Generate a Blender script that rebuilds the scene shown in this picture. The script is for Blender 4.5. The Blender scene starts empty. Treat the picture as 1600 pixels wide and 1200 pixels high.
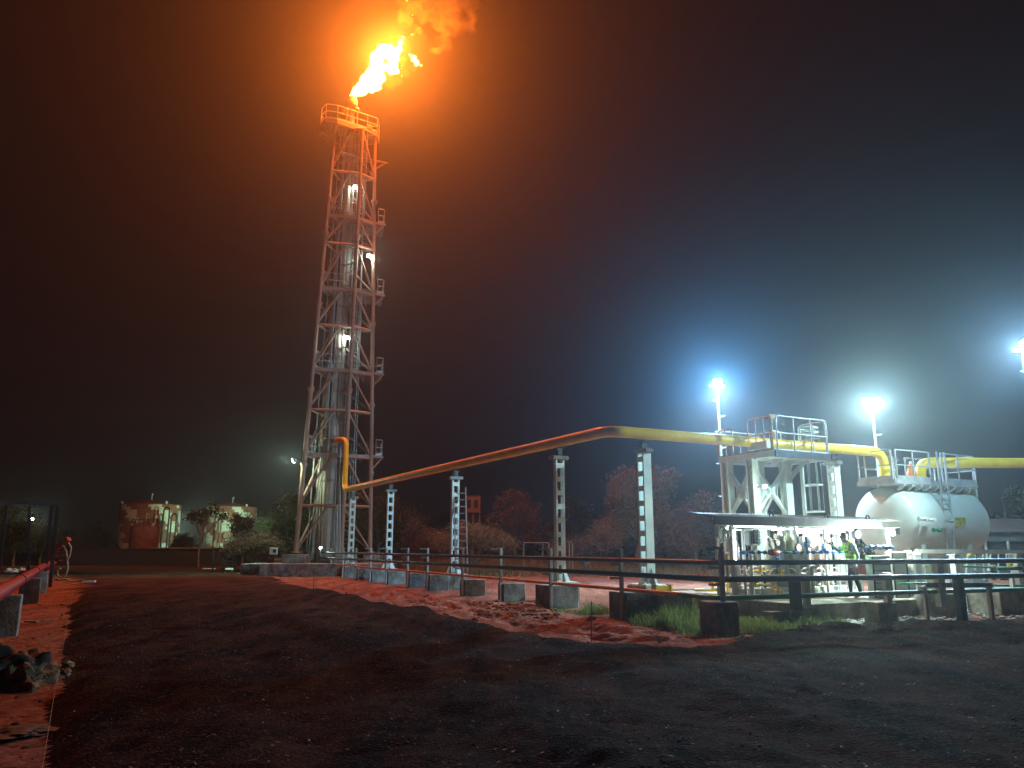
import bpy, bmesh, math, random
import numpy as np
from mathutils import Vector, Matrix, noise
random.seed(7)
V = Vector
C = bpy.context.scene.collection
sc = bpy.context.scene
# ------------------------------------------------------------------ camera, world, exposure
PIT = math.radians(12.0); FPX = 1202.0; CH = 1.7
cd = bpy.data.cameras.new('camera'); cam = bpy.data.objects.new('camera', cd); C.objects.link(cam)
cam.location = (0, 0, CH); cam.rotation_euler = (math.pi / 2 + PIT, 0, 0)
cd.sensor_width = 36.0; cd.lens = 36.0 * FPX / 1600.0; cd.clip_start = 0.05; cd.clip_end = 2000
sc.camera = cam
w = bpy.data.worlds.new('World'); sc.world = w; w.use_nodes = True
wn = w.node_tree; bg = wn.nodes['Background']
sky = wn.nodes.new('ShaderNodeTexSky'); sky.sky_type = 'NISHITA'; sky.sun_disc = False
sky.sun_elevation = math.radians(-9.0); sky.sun_rotation = math.radians(60.0)      # long after sunset
glow = wn.nodes.new('ShaderNodeMix'); glow.data_type = 'RGBA'; glow.blend_type = 'ADD'; glow.inputs['Factor'].default_value = 1.0
wn.links.new(sky.outputs[0], glow.inputs['A']); glow.inputs['B'].default_value = (0.085, 0.042, 0.045, 1)      # faint night skyglow
wn.links.new(glow.outputs['Result'], bg.inputs[0]); bg.inputs[1].default_value = 0.05
sc.view_settings.view_transform = 'Standard'; sc.view_settings.look = 'None'
sc.view_settings.exposure = 0.25; sc.view_settings.gamma = 1.0
cy = sc.cycles
cy.max_bounces = 5; cy.diffuse_bounces = 2; cy.glossy_bounces = 2; cy.volume_bounces = 0
cy.transparent_max_bounces = 8; cy.sample_clamp_indirect = 4.0; cy.sample_clamp_direct = 0.0
cy.volume_max_steps = 256

# ------------------------------------------------------------------ geometry of the place
def at(x, y, Y):
    """the point of the place seen at photo pixel (x, y), Y metres ahead of the camera"""
    e = math.atan((600 - y) / FPX) + PIT
    Z = CH + Y * math.tan(e)
    return V(((x - 800) / FPX * (Y * math.cos(PIT) + (Z - CH) * math.sin(PIT)), Y, Z))
def atz(x, y, Z):
    e = math.atan((600 - y) / FPX) + PIT
    return at(x, y, (Z - CH) / math.tan(e))
def atx(x, Y, Z):
    return V(((x - 800) / FPX * (Y * math.cos(PIT) + (Z - CH) * math.sin(PIT)), Y, Z))
U = V((0.885, 0.466, 0)); W = V((-0.466, 0.885, 0)); UP = V((0, 0, 1))   # the plant's own two axes
UANG = math.atan2(U.y, U.x)
def fac(o, a, b, z=0.0): 
    return V((o[0], o[1], 0)) + U * a + W * b + UP * z

# ------------------------------------------------------------------ materials
MAT = {}
def mat(name, col, rough=0.6, metal=0.0, var=0.15, scale=3.0, bump=0.15, col2=None, spec=0.4, thresh=None, bscale=None):
    m = bpy.data.materials.new(name); m.use_nodes = True; MAT[name] = m
    nt = m.node_tree; b = nt.nodes['Principled BSDF']
    b.inputs['Roughness'].default_value = rough; b.inputs['Metallic'].default_value = metal
    b.inputs['Specular IOR Level'].default_value = spec
    tc = nt.nodes.new('ShaderNodeTexCoord')
    n = nt.nodes.new('ShaderNodeTexNoise'); n.inputs['Scale'].default_value = scale; n.inputs['Detail'].default_value = 6
    n.inputs['Roughness'].default_value = 0.65
    nt.links.new(tc.outputs['Object'], n.inputs['Vector'])
    r = nt.nodes.new('ShaderNodeValToRGB')
    c2 = col2 if col2 else tuple(c * (1 - var) for c in col)
    c1 = col if col2 else tuple(min(1, c * (1 + var)) for c in col)
    lo, hi = (0.38, 0.62) if thresh is None else thresh
    r.color_ramp.elements[0].position = lo; r.color_ramp.elements[0].color = (*c2, 1)
    r.color_ramp.elements[1].position = hi; r.color_ramp.elements[1].color = (*c1, 1)
    nt.links.new(n.outputs['Fac'], r.inputs['Fac']); nt.links.new(r.outputs['Color'], b.inputs['Base Color'])
    if bump:
        n2 = nt.nodes.new('ShaderNodeTexNoise'); n2.inputs['Scale'].default_value = bscale or scale * 6; n2.inputs['Detail'].default_value = 5
        nt.links.new(tc.outputs['Object'], n2.inputs['Vector'])
        bp = nt.nodes.new('ShaderNodeBump'); bp.inputs['Strength'].default_value = bump; bp.inputs['Distance'].default_value = 0.05
        nt.links.new(n2.outputs['Fac'], bp.inputs['Height']); nt.links.new(bp.outputs['Normal'], b.inputs['Normal'])
    return m
def emit(name, col, s):
    m = bpy.data.materials.new(name); m.use_nodes = True; MAT[name] = m
    nt = m.node_tree; b = nt.nodes['Principled BSDF']
    b.inputs['Base Color'].default_value = (*col, 1); b.inputs['Emission Color'].default_value = (*col, 1)
    b.inputs['Emission Strength'].default_value = s
    return m
steel = mat('galvanised_steel', (0.42, 0.42, 0.40), 0.5, 0.3, 0.2, 2.0, 0.06)
tsteel = mat('flare_tinted_steel', (0.44, 0.25, 0.17), 0.6, 0.0, 0.2, 0.8, 0.06, col2=(0.30, 0.16, 0.105))  # flare's warm light put into the colour of the outer steel
drum_m = mat('weathered_drum_paint', (0.50, 0.41, 0.31), 0.6, 0, 0.1, .8, 0.05, col2=(0.36, 0.27, 0.19))
wpaint = mat('pale_green_paint', (0.72, 0.80, 0.73), 0.45, 0.0, 0.08, 3.0, 0.04)
wsteel = mat('white_painted_steel', (0.72, 0.75, 0.72), 0.4, 0.0, 0.08, 3.0, 0.04)
vessel_m = mat('vessel_paint', (0.52, 0.56, 0.50), 0.42, 0.0, 0.05, 0.7, 0.03, col2=(0.50, 0.51, 0.44))
yellow = mat('yellow_paint', (0.85, 0.56, 0.02), 0.38, 0.0, 0.12, 1.6, 0.06, col2=(0.70, 0.45, 0.02))
redp = mat('red_paint', (0.26, 0.012, 0.018), 0.45, 0.0, 0.2, 3.0, 0.05)
greenp = mat('green_paint', (0.02, 0.20, 0.08), 0.4, 0.0, 0.2, 3.0, 0.05)
bluep = mat('blue_paint', (0.01, 0.13, 0.42), 0.4, 0.0, 0.2, 3.0, 0.05)
dark = mat('dark_painted_steel', (0.035, 0.035, 0.045), 0.4, 0.3, 0.3, 2.0, 0.08)
orangep = mat('orange_mottle', (0.72, 0.36, 0.12), 0.5, 0.0, 0.2, 3.0, 0.1, col2=(0.5, 0.22, 0.08))  # orange varying at random to a deeper tone
conc = mat('concrete', (0.36, 0.34, 0.30), 0.9, 0.0, 0.2, 2.2, 0.45, col2=(0.13, 0.115, 0.095), bscale=14)
concw = mat('pale_concrete', (0.42, 0.38, 0.29), 0.9, 0.0, 0.2, 1.8, 0.4, col2=(0.18, 0.155, 0.12), bscale=12)
rust = mat('rust', (0.20, 0.105, 0.06), 0.85, 0.0, 0.3, 1.5, 0.2)
mint = mat('mint_paint', (0.48, 0.60, 0.45), 0.7, 0.0, 0.1, 2.0, 0.1)
brick = mat('red_wall', (0.24, 0.13, 0.10), 0.9, 0, 0.15, 2.0, 0.2)
bark = mat('bark', (0.14, 0.10, 0.07), 0.9, 0, 0.3, 5.0, 0.5)
rubber = mat('rubber', (0.03, 0.03, 0.03), 0.7)
skin = mat('skin', (0.22, 0.11, 0.07), 0.6, 0, 0.05)
hairm = mat('hair', (0.012, 0.010, 0.010), 0.6)
shirt = mat('grey_blue_shirt', (0.16, 0.24, 0.30), 0.85, 0, 0.12, 12, 0.2)
trous = mat('dark_trousers', (0.025, 0.035, 0.06), 0.85, 0, 0.2, 10, 0.2)
shoe = mat('shoe', (0.30, 0.28, 0.22), 0.7)
vestm = mat('hi_vis_vest', (0.42, 0.85, 0.02), 0.75, 0, 0.1, 10, 0.15)
reflm = mat('reflective_band', (0.10, 0.20, 0.12), 0.4)
hose = mat('canvas_hose', (0.34, 0.27, 0.18), 0.85, 0, 0.15, 8, 0.1)
stonem = mat('stone', (0.15, 0.12, 0.10), 0.9, 0, 0.3, 2.0, 0.3)
tarp = mat('dirty_sack', (0.30, 0.21, 0.13), 0.95, 0, 0.3, 7.0, 0.9, col2=(0.06, 0.045, 0.035))
plank = mat('weathered_wood', (0.30, 0.23, 0.15), 0.85, 0, 0.3, 4.0, 0.3)
paper = mat('white_litter', (0.7, 0.68, 0.62), 0.7)
glassm = mat('dark_window', (0.04, 0.035, 0.04), 0.15, 0, 0.1, 1, 0)
signy = mat('yellow_sign', (0.65, 0.55, 0.04), 0.5)
black = mat('black_print', (0.01, 0.01, 0.01), 0.6)
conem = mat('orange_cover', (0.75, 0.22, 0.04), 0.6)
olive = mat('olive_cabinet', (0.30, 0.34, 0.20), 0.6)
mesh_m = mat('cabinet_grey', (0.34, 0.38, 0.37), 0.6)

roof_m = mat('grey_roof_sheet', (0.07, 0.075, 0.08), 0.7, 0.1, 0.15, 2.0, 0.1)
blackish = mat('unlit_dark', (0.022, 0.02, 0.02), 0.9, 0, 0.2)  # night darkness of wall, bank and gantry put into the colour
# ------------------------------------------------------------------ mesh builder
def wloc(o):
    p = V((0, 0, 0))
    while o is not None: p += o.location; o = o.parent
    return p
class MB:
    def __init__(s): s.v = []; s.f = []; s.mi = []; s.sm = []
    def add(s, vs, fs, mi=0, smooth=False):
        n = len(s.v); s.v += [tuple(p) for p in vs]
        for f in fs: s.f.append([i + n for i in f]); s.mi.append(mi); s.sm.append(smooth)
        return s
    def box(s, c, size, X=None, Y=None, Z=None, mi=0, ch=0.0):
        """box centred on c; X, Y, Z its axes"""
        X = (X or V((1, 0, 0))).normalized(); Y = (Y or V((0, 1, 0))).normalized(); Z = (Z or X.cross(Y)).normalized()
        c = V(c); a, b, d = (q / 2 for q in size)
        if ch > 0:
            ch = min(ch, a * .45, b * .45, d * .45)
            vs = []; 
            bm = bmesh.new(); bmesh.ops.create_cube(bm, size=1.0)
            for vv in bm.verts: vv.co = V((vv.co.x * 2 * a, vv.co.y * 2 * b, vv.co.z * 2 * d))
            bmesh.ops.bevel(bm, geom=bm.edges[:], offset=ch, segments=1, affect='EDGES')
            bm.verts.ensure_lookup_table()
            vs = [c + X * vv.co.x + Y * vv.co.y + Z * vv.co.z for vv in bm.verts]
            fs = [[q.index for q in f.verts] for f in bm.faces]; bm.free()
            return s.add(vs, fs, mi)
        vs = [c + X * (a * i) + Y * (b * j) + Z * (d * k) for k in (-1, 1) for j in (-1, 1) for i in (-1, 1)]
        return s.add(vs, [(0, 2, 3, 1), (4, 5, 7, 6), (0, 1, 5, 4), (2, 6, 7, 3), (0, 4, 6, 2), (1, 3, 7, 5)], mi)
    def bar(s, p, q, wd, ht=None, side=None, mi=0):
        p, q = V(p), V(q); d = (q - p).normalized(); ht = ht or wd
        side = V(side) if side is not None else (UP if abs(d.z) < 0.9 else U)
        x = d.cross(side).normalized(); y = x.cross(d).normalized()
        return s.box((p + q) / 2, (wd, ht, (q - p).length), x, y, d, mi)
    def tube(s, p, q, r, n=8, r2=None, mi=0, caps=True):
        p, q = V(p), V(q); r2 = r if r2 is None else r2
        d = (q - p).normalized(); x = d.orthogonal().normalized(); y = d.cross(x)
        vs = []
        for c, rr in ((p, r), (q, r2)):
            for i in range(n):
                a = 2 * math.pi * i / n; vs.append(c + (x * math.cos(a) + y * math.sin(a)) * rr)
        s.add(vs, [(i, (i + 1) % n, n + (i + 1) % n, n + i) for i in range(n)], mi, True)
        if caps: s.add(vs[:n], [list(range(n))[::-1]], mi); s.add(vs[n:], [list(range(n))], mi)
        return s
    def path(s, pts, r, n=8, mi=0, bend=0.0, closed=False):
        """a pipe through pts with rounded corners of radius bend"""
        pts = [V(p) for p in pts]
        if bend > 0 and len(pts) > 2:
            out = [pts[0]]
            for i in range(1, len(pts) - 1):
                a, b, c = pts[i - 1], pts[i], pts[i + 1]
                t = min(bend, (a - b).length * .49, (c - b).length * .49)
                p0 = b + (a - b).normalized() * t; p1 = b + (c - b).normalized() * t
                for k in range(6):
                    u = k / 5; out.append(p0 * (1 - u) ** 2 + b * 2 * u * (1 - u) + p1 * u * u)
            out.append(pts[-1]); pts = out
        vs = []; x = None; N = len(pts)
        for i, p in enumerate(pts):
            if closed: d = (pts[(i + 1) % N] - pts[i - 1]).normalized()
            else: d = (pts[min(i + 1, N - 1)] - pts[max(i - 1, 0)]).normalized()
            x = d.orthogonal().normalized() if x is None else (x - d * x.dot(d)).normalized()
            y = d.cross(x); rr = r[i] if isinstance(r, (list, tuple)) else r
            for k in range(n):
                a = 2 * math.pi * k / n; vs.append(p + (x * math.cos(a) + y * math.sin(a)) * rr)
        fs = []
        for i in range(N if closed else N - 1):
            j = (i + 1) % N
            for k in range(n): fs.append((i * n + k, i * n + (k + 1) % n, j * n + (k + 1) % n, j * n + k))
        s.add(vs, fs, mi, True)
        if not closed: s.add(vs[:n], [list(range(n))[::-1]], mi); s.add(vs[-n:], [list(range(n))], mi)
        return s
    def lathe(s, base, axis, prof, n=24, mi=0, smooth=True):
        """prof: list of (distance along axis, radius)"""
        base, d = V(base), V(axis).normalized(); x = d.orthogonal().normalized(); y = d.cross(x); vs = []
        for h, r in prof:
            for i in range(n):
                a = 2 * math.pi * i / n; vs.append(base + d * h + (x * math.cos(a) + y * math.sin(a)) * r)
        fs = [(j * n + i, j * n + (i + 1) % n, (j + 1) * n + (i + 1) % n, (j + 1) * n + i) for j in range(len(prof) - 1) for i in range(n)]
        s.add(vs, fs, mi, smooth)
        s.add(vs[:n], [list(range(n))[::-1]], mi); s.add(vs[-n:], [list(range(n))], mi)
        return s
    def prism(s, poly, z0, z1, mi=0):
        n = len(poly); vs = [V((p[0], p[1], z0)) for p in poly] + [V((p[0], p[1], z1)) for p in poly]
        return s.add(vs, [list(range(n))[::-1], list(range(n, 2 * n))] + [(i, (i + 1) % n, n + (i + 1) % n, n + i) for i in range(n)], mi)
    def slab(s, pts, th, nrm, mi=0):
        """flat plate of outline pts, thickness th along nrm"""
        n = len(pts); nrm = V(nrm).normalized(); vs = [V(p) for p in pts] + [V(p) + nrm * th for p in pts]
        return s.add(vs, [list(range(n))[::-1], list(range(n, 2 * n))] + [(i, (i + 1) % n, n + (i + 1) % n, n + i) for i in range(n)], mi)
    def build(s, name, m, parent=None, bevel=0.0, origin=None):
        me = bpy.data.meshes.new(name)
        o_ = V(origin) if origin is not None else V((0, 0, 0))
        vs = [tuple(V(p) - o_) for p in s.v] if origin is not None else s.v
        me.from_pydata(vs, [], s.f)
        for mm in (m if isinstance(m, (list, tuple)) else [m]): me.materials.append(mm)
        me.polygons.foreach_set('material_index', s.mi); me.polygons.foreach_set('use_smooth', s.sm)
        bm = bmesh.new(); bm.from_mesh(me)
        if len(bm.faces) < 20000: bmesh.ops.recalc_face_normals(bm, faces=bm.faces[:])
        bm.to_mesh(me); bm.free()
        me.update()
        o = bpy.data.objects.new(name, me); C.objects.link(o)
        if origin is not None: o.location = o_
        if parent is not None:
            o.parent = parent; o.location = o_ - wloc(parent)
        if bevel:
            b = o.modifiers.new('bevel', 'BEVEL'); b.width = bevel; b.segments = 1; b.limit_method = 'ANGLE'; b.angle_limit = 0.7
        return o
def tag(o, label=None, cat=None, group=None, kind=None):
    if label: o['label'] = label
    if cat: o['category'] = cat
    if group: o['group'] = group
    if kind: o['kind'] = kind
    return o
def thing(name, loc, label, cat, group=None):
    o = bpy.data.objects.new(name, None); C.objects.link(o); o.location = V(loc); o.empty_display_size = 0.3
    return tag(o, label, cat, group)
def light(name, kind, loc, power, col, size=0.1, aim=None, spot=None, blend=0.5, parent=None):
    l = bpy.data.lights.new(name, kind); l.energy = power; l.color = col; l.shadow_soft_size = size
    o = bpy.data.objects.new(name, l); C.objects.link(o); o.location = V(loc)
    if kind == 'SPOT': l.spot_size = math.radians(spot or 120); l.spot_blend = blend
    if aim is not None: o.rotation_euler = (V(aim) - V(loc)).to_track_quat('-Z', 'Y').to_euler()
    if parent is not None: o.parent = parent; o.location = V(loc) - wloc(parent)
    return o
def copy_tree(o, parent=None):
    c = o.copy(); C.objects.link(c)
    if parent is not None: c.parent = parent
    for ch in [q for q in bpy.data.objects if q.parent == o]: copy_tree(ch, c)
    return c
PHOTOSCALE = 1.0
WHITE = (0.74, 1.0, 0.88); COOL = (0.18, 0.54, 1.0); GREENISH = (0.68, 1.0, 0.74); FIRE = (1.0, 0.18, 0.012)
lampglass = emit('lamp_glass', (0.92, 1.0, 0.98), 60.0)
# ------------------------------------------------------------------ the flare's own light (main light of the scene)
FL = at(598, 95, 51.0)
light('flare_light', 'POINT', at(600, 92, 50.6), 34000, FIRE, 1.2)
light('flare_light', 'POINT', at(622, 66, 50.8), 15000, FIRE, 1.0)

# ------------------------------------------------------------------ ground
def vnoise(x, y, s, seed=0):
    """smooth value noise on arrays"""
    rng = np.random.RandomState(seed); T = rng.rand(256, 256)
    x = x / s + 77.7; y = y / s + 33.3
    xi = np.floor(x).astype(int); yi = np.floor(y).astype(int); fx = x - xi; fy = y - yi
    fx = fx * fx * (3 - 2 * fx); fy = fy * fy * (3 - 2 * fy)
    g = lambda a, b: T[a % 256, b % 256]
    return (g(xi, yi) * (1 - fx) + g(xi + 1, yi) * fx) * (1 - fy) + (g(xi, yi + 1) * (1 - fx) + g(xi + 1, yi + 1) * fx) * fy - 0.5
edge_px = [(380, 896), (440, 903), (490, 918), (590, 938), (700, 961), (820, 990), (920, 1003), (1000, 1010), (1080, 1012), (1150, 998), (1250, 982), (1400, 973), (1600, 966), (1900, 958)]
edge = [atz(x, y, 0.08) for x, y in edge_px]
edge = [(-60, 62)] + [(p.x, p.y) for p in edge] + [(60, 30)]
lx0, ly0 = atz(60, 1200, 0.1).xy; lx1, ly1 = atz(118, 903, 0.0).xy
def seg_dist(X, Y, pts):
    best = np.full(X.shape, 1e9); side = np.zeros(X.shape)
    for (ax, ay), (bx, by) in zip(pts[:-1], pts[1:]):
        dx, dy = bx - ax, by - ay; L2 = dx * dx + dy * dy
        t = np.clip(((X - ax) * dx + (Y - ay) * dy) / L2, 0, 1)
        d = np.hypot(X - ax - t * dx, Y - ay - t * dy); s = np.sign((X - ax) * dy - (Y - ay) * dx)
        m = d < best; best = np.where(m, d, best); side = np.where(m, s, side)
    return best * side            # positive on the camera's side
def terrain(X, Y):
    dR = seg_dist(X, Y, edge) + vnoise(X, Y, 0.9, 3) * 0.5 + vnoise(X, Y, 0.3, 4) * 0.25
    # left border of the road: a straight line from (lx0, ly0) to (lx1, ly1)
    ux, uy = lx1 - lx0, ly1 - ly0; L = math.hypot(ux, uy)
    dL = ((X - lx0) * uy - (Y - ly0) * ux) / L + vnoise(X, Y, 1.2, 5) * 0.22 + vnoise(X, Y, 0.35, 6) * 0.12
    far = np.clip((62 - Y) / 6, 0, 1)
    d = np.minimum(dR, dL); d = np.where(Y > 62, -1, d)
    yard = (X < -11.5 + vnoise(X, Y, 3, 21) * 3) & (Y > 49.5 + vnoise(X, Y, 4, 22) * 2) & (Y < 110)
    road = (d > 0) | yard
    k = np.clip(d / 0.35, 0, 1); k = k * k * (3 - 2 * k)
    wob = vnoise(X, Y, 6, 1) * 0.10 + vnoise(X, Y, 2.2, 2) * 0.07
    fine = vnoise(X, Y, 0.8, 8) * 0.035 + vnoise(X, Y, 0.33, 9) * 0.045 + vnoise(X, Y, 0.16, 10) * 0.035 * (0.5 + 2 * np.abs(vnoise(X, Y, 2.5, 11)))
    near = np.clip((60 - Y) / 30, 0, 1)
    # wheel ruts run along the road, bending towards the plant
    s = (X * 0.885 + Y * 0.466) + vnoise(X, Y, 9, 12) * 1.2
    rut = (np.sin(s * 2.1) * 0.5 + np.sin(s * 5.3 + 1) * 0.3) * 0.075 * (0.7 + 1.2 * vnoise(X, Y, 5, 19))
    berm = np.exp(-((dR - 0.55) / 0.45) ** 2) * 0.10 * (dL > 0) * (Y < 45) * (0.6 + vnoise(X, Y, 1.5, 13))
    soil = vnoise(X, Y, 1.6, 14) * 0.11 + vnoise(X, Y, 0.5, 15) * 0.10 + vnoise(X, Y, 0.22, 16) * 0.06
    # churned track between road edge and the fence
    ch = np.exp(-((seg_dist(X, Y, edge) + 1.6) / 0.9) ** 2) * (Y > 14) * (X < 3.5)
    soil = soil * (0.45 + 1.4 * ch) - ch * 0.05
    al = -X * 0.466 + Y * 0.885
    for o_ in (-1.3, -2.5):      # tyre tread pressed into the soft soil
        tr = np.exp(-((seg_dist(X, Y, edge) - o_ + 0.25 * vnoise(X, Y, 6, 31)) / 0.22) ** 2) * (X < 4) * (Y > 13)
        soil = soil - tr * 0.09 + tr * 0.05 * np.sign(np.sin(al * 2 * np.pi / 0.32))
    Z = k * (0.07 + wob * 0.6 + fine * near + rut * near + berm) + (1 - k) * (soil * near)
    return Z, road, dR, dL
def axis(a, b, st, lo, hi):
    m = list(np.arange(a, b, st)); s = st; p = a
    while p > lo: s *= 1.18; p -= s; m.insert(0, max(p, lo))
    s = st; p = m[-1]
    while p < hi: s *= 1.18; p += s; m.append(min(p, hi))
    return np.array(m)
xs = axis(-13.0, 16.0, 0.075, -300, 300); ys = axis(2.2, 26.0, 0.075, -25, 400)
GX, GY = np.meshgrid(xs, ys); GZ, ROAD, DR, DL = terrain(GX, GY)
nx, ny = len(xs), len(ys)
cells_road = (ROAD[:-1, :-1].astype(int) + ROAD[1:, :-1] + ROAD[:-1, 1:] + ROAD[1:, 1:]) >= 3
def sheet(name, sel, m, attr=None):
    idx = np.arange(nx * ny).reshape(ny, nx)
    jj, ii = np.nonzero(sel)
    q = np.stack([idx[jj, ii], idx[jj, ii + 1], idx[jj + 1, ii + 1], idx[jj + 1, ii]], 1)
    used = np.unique(q); remap = np.full(nx * ny, -1); remap[used] = np.arange(len(used))
    co = np.stack([GX.ravel()[used], GY.ravel()[used], GZ.ravel()[used]], 1)
    me = bpy.data.meshes.new(name); me.vertices.add(len(used)); me.vertices.foreach_set('co', co.ravel())
    me.loops.add(q.size); me.loops.foreach_set('vertex_index', remap[q].ravel())
    me.polygons.add(len(q)); me.polygons.foreach_set('loop_start', np.arange(0, q.size, 4))
    me.polygons.foreach_set('use_smooth', np.ones(len(q), bool))
    me.update(calc_edges=True); me.validate(); me.materials.append(m)
    at_ = me.attributes.new('border', 'FLOAT', 'POINT'); at_.data.foreach_set('value', DR.ravel()[used].astype(np.float32))
    o = bpy.data.objects.new(name, me); C.objects.link(o); o['kind'] = 'structure'
    return o
def ground_mat(name, c1, c2, c3, gravel, rough=0.95, bs=0.5, spec=0.1, dust_flare_tint=None):
    m = bpy.data.materials.new(name); m.use_nodes = True; nt = m.node_tree; b = nt.nodes['Principled BSDF']
    N = nt.nodes.new; L = nt.links.new
    b.inputs['Roughness'].default_value = rough; b.inputs['Specular IOR Level'].default_value = spec
    tc = N('ShaderNodeTexCoord')
    mp = N('ShaderNodeMapping'); mp.inputs['Rotation'].default_value = (0, 0, -UANG); L(tc.outputs['Object'], mp.inputs['Vector'])
    mp.inputs['Scale'].default_value = (1.6, 0.3, 1)
    big = N('ShaderNodeTexNoise'); big.inputs['Scale'].default_value = 0.8; big.inputs['Detail'].default_value = 8; big.inputs['Roughness'].default_value = 0.7
    L(mp.outputs[0], big.inputs['Vector'])
    r = N('ShaderNodeValToRGB'); r.color_ramp.elements[0].position = 0.40; r.color_ramp.elements[0].color = (*c1, 1)
    r.color_ramp.elements[1].position = 0.66; r.color_ramp.elements[1].color = (*c2, 1); L(big.outputs['Fac'], r.inputs['Fac'])
    vor = N('ShaderNodeTexVoronoi'); vor.inputs['Scale'].default_value = gravel; L(tc.outputs['Object'], vor.inputs['Vector'])
    sm = N('ShaderNodeTexNoise'); sm.inputs['Scale'].default_value = 7; sm.inputs['Detail'].default_value = 10; sm.inputs['Roughness'].default_value = 0.75; L(tc.outputs['Object'], sm.inputs['Vector'])
    # odd pale grit
    mix = N('ShaderNodeMix'); mix.data_type = 'RGBA'; L(r.outputs['Color'], mix.inputs['A']); mix.inputs['B'].default_value = (*c3, 1)
    sep = N('ShaderNodeSeparateColor'); L(vor.outputs['Color'], sep.inputs[0])
    gt = N('ShaderNodeMath'); gt.operation = 'GREATER_THAN'; gt.inputs[1].default_value = 0.90; L(sep.outputs[0], gt.inputs[0])
    L(gt.outputs[0], mix.inputs['Factor'])
    mul = N('ShaderNodeMix'); mul.data_type = 'RGBA'; mul.blend_type = 'MULTIPLY'; mul.inputs['Factor'].default_value = 0.75
    rr = N('ShaderNodeValToRGB'); rr.color_ramp.elements[0].position = 0.35; rr.color_ramp.elements[0].color = (0.45, 0.43, 0.42, 1); rr.color_ramp.elements[1].position = 0.65; rr.color_ramp.elements[1].color = (1.25, 1.2, 1.15, 1)
    L(sm.outputs['Fac'], rr.inputs['Fac']); L(mix.outputs['Result'], mul.inputs['A']); L(rr.outputs['Color'], mul.inputs['B'])
    if dust_flare_tint:
        sx = N('ShaderNodeSeparateXYZ'); L(tc.outputs['Object'], sx.inputs[0])
        mr = N('ShaderNodeMapRange'); mr.inputs['From Min'].default_value = 17; mr.inputs['From Max'].default_value = 36; L(sx.outputs[1], mr.inputs['Value'])  # redder farther out: soil dust and the flare's red light in one colour
        yy = N('ShaderNodeMapRange'); yy.inputs['From Min'].default_value = 49; yy.inputs['From Max'].default_value = 54; yy.inputs['To Min'].default_value = 1; yy.inputs['To Max'].default_value = 0; L(sx.outputs[1], yy.inputs['Value'])
        pr = N('ShaderNodeMath'); pr.operation = 'MULTIPLY'; L(mr.outputs[0], pr.inputs[0]); L(yy.outputs[0], pr.inputs[1])
        nz = N('ShaderNodeMath'); nz.operation = 'MULTIPLY_ADD'; L(big.outputs['Fac'], nz.inputs[0]); nz.inputs[1].default_value = 1.6; nz.inputs[2].default_value = -0.45; nz.use_clamp = True
        p2 = N('ShaderNodeMath'); p2.operation = 'MULTIPLY'; L(pr.outputs[0], p2.inputs[0]); L(nz.outputs[0], p2.inputs[1])
        dm = N('ShaderNodeMix'); dm.data_type = 'RGBA'; ba = N('ShaderNodeAttribute'); ba.attribute_name = 'border'
        b1 = N('ShaderNodeMath'); b1.operation = 'MULTIPLY_ADD'; L(sm.outputs['Fac'], b1.inputs[0]); b1.inputs[1].default_value = 3.0; b1.inputs[2].default_value = -1.15
        b2 = N('ShaderNodeMath'); b2.operation = 'SUBTRACT'; L(b1.outputs[0], b2.inputs[0]); L(ba.outputs['Fac'], b2.inputs[1]); b2.use_clamp = True
        b3 = N('ShaderNodeMath'); b3.operation = 'MULTIPLY'; L(b2.outputs[0], b3.inputs[0]); b3.inputs[1].default_value = 0.55
        b4 = N('ShaderNodeMath'); b4.operation = 'MAXIMUM'; L(b3.outputs[0], b4.inputs[0]); L(p2.outputs[0], b4.inputs[1]); L(b4.outputs[0], dm.inputs['Factor']); L(mul.outputs['Result'], dm.inputs['A']); dm.inputs['B'].default_value = (*dust_flare_tint, 1); L(dm.outputs['Result'], b.inputs['Base Color'])
    else: L(mul.outputs['Result'], b.inputs['Base Color'])
    ad = N('ShaderNodeMath'); ad.operation = 'SUBTRACT'; L(sm.outputs['Fac'], ad.inputs[0])
    ms = N('ShaderNodeMath'); ms.operation = 'MULTIPLY'; ms.inputs[1].default_value = 0.7; L(vor.outputs['Distance'], ms.inputs[0]); L(ms.outputs[0], ad.inputs[1])
    bp = N('ShaderNodeBump'); bp.inputs['Strength'].default_value = bs; bp.inputs['Distance'].default_value = 0.12
    L(ad.outputs[0], bp.inputs['Height']); L(bp.outputs['Normal'], b.inputs['Normal'])
    return m
soil_m = ground_mat('red_soil', (0.22, 0.095, 0.065), (0.42, 0.21, 0.15), (0.2, 0.11, 0.08), 9, 1.0, 0.6, 0.03)
road_m = ground_mat('dark_gravel_road', (0.008, 0.0045, 0.0035), (0.085, 0.038, 0.022), (0.09, 0.075, 0.065), 34, 1.0, 1.0, 0.03, dust_flare_tint=(0.24, 0.10, 0.06))
sheet('ground', ~cells_road, soil_m); sheet('road', cells_road, road_m)
def gz(x, y):
    return float(terrain(np.array([[float(x)]]), np.array([[float(y)]]))[0][0, 0])
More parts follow.
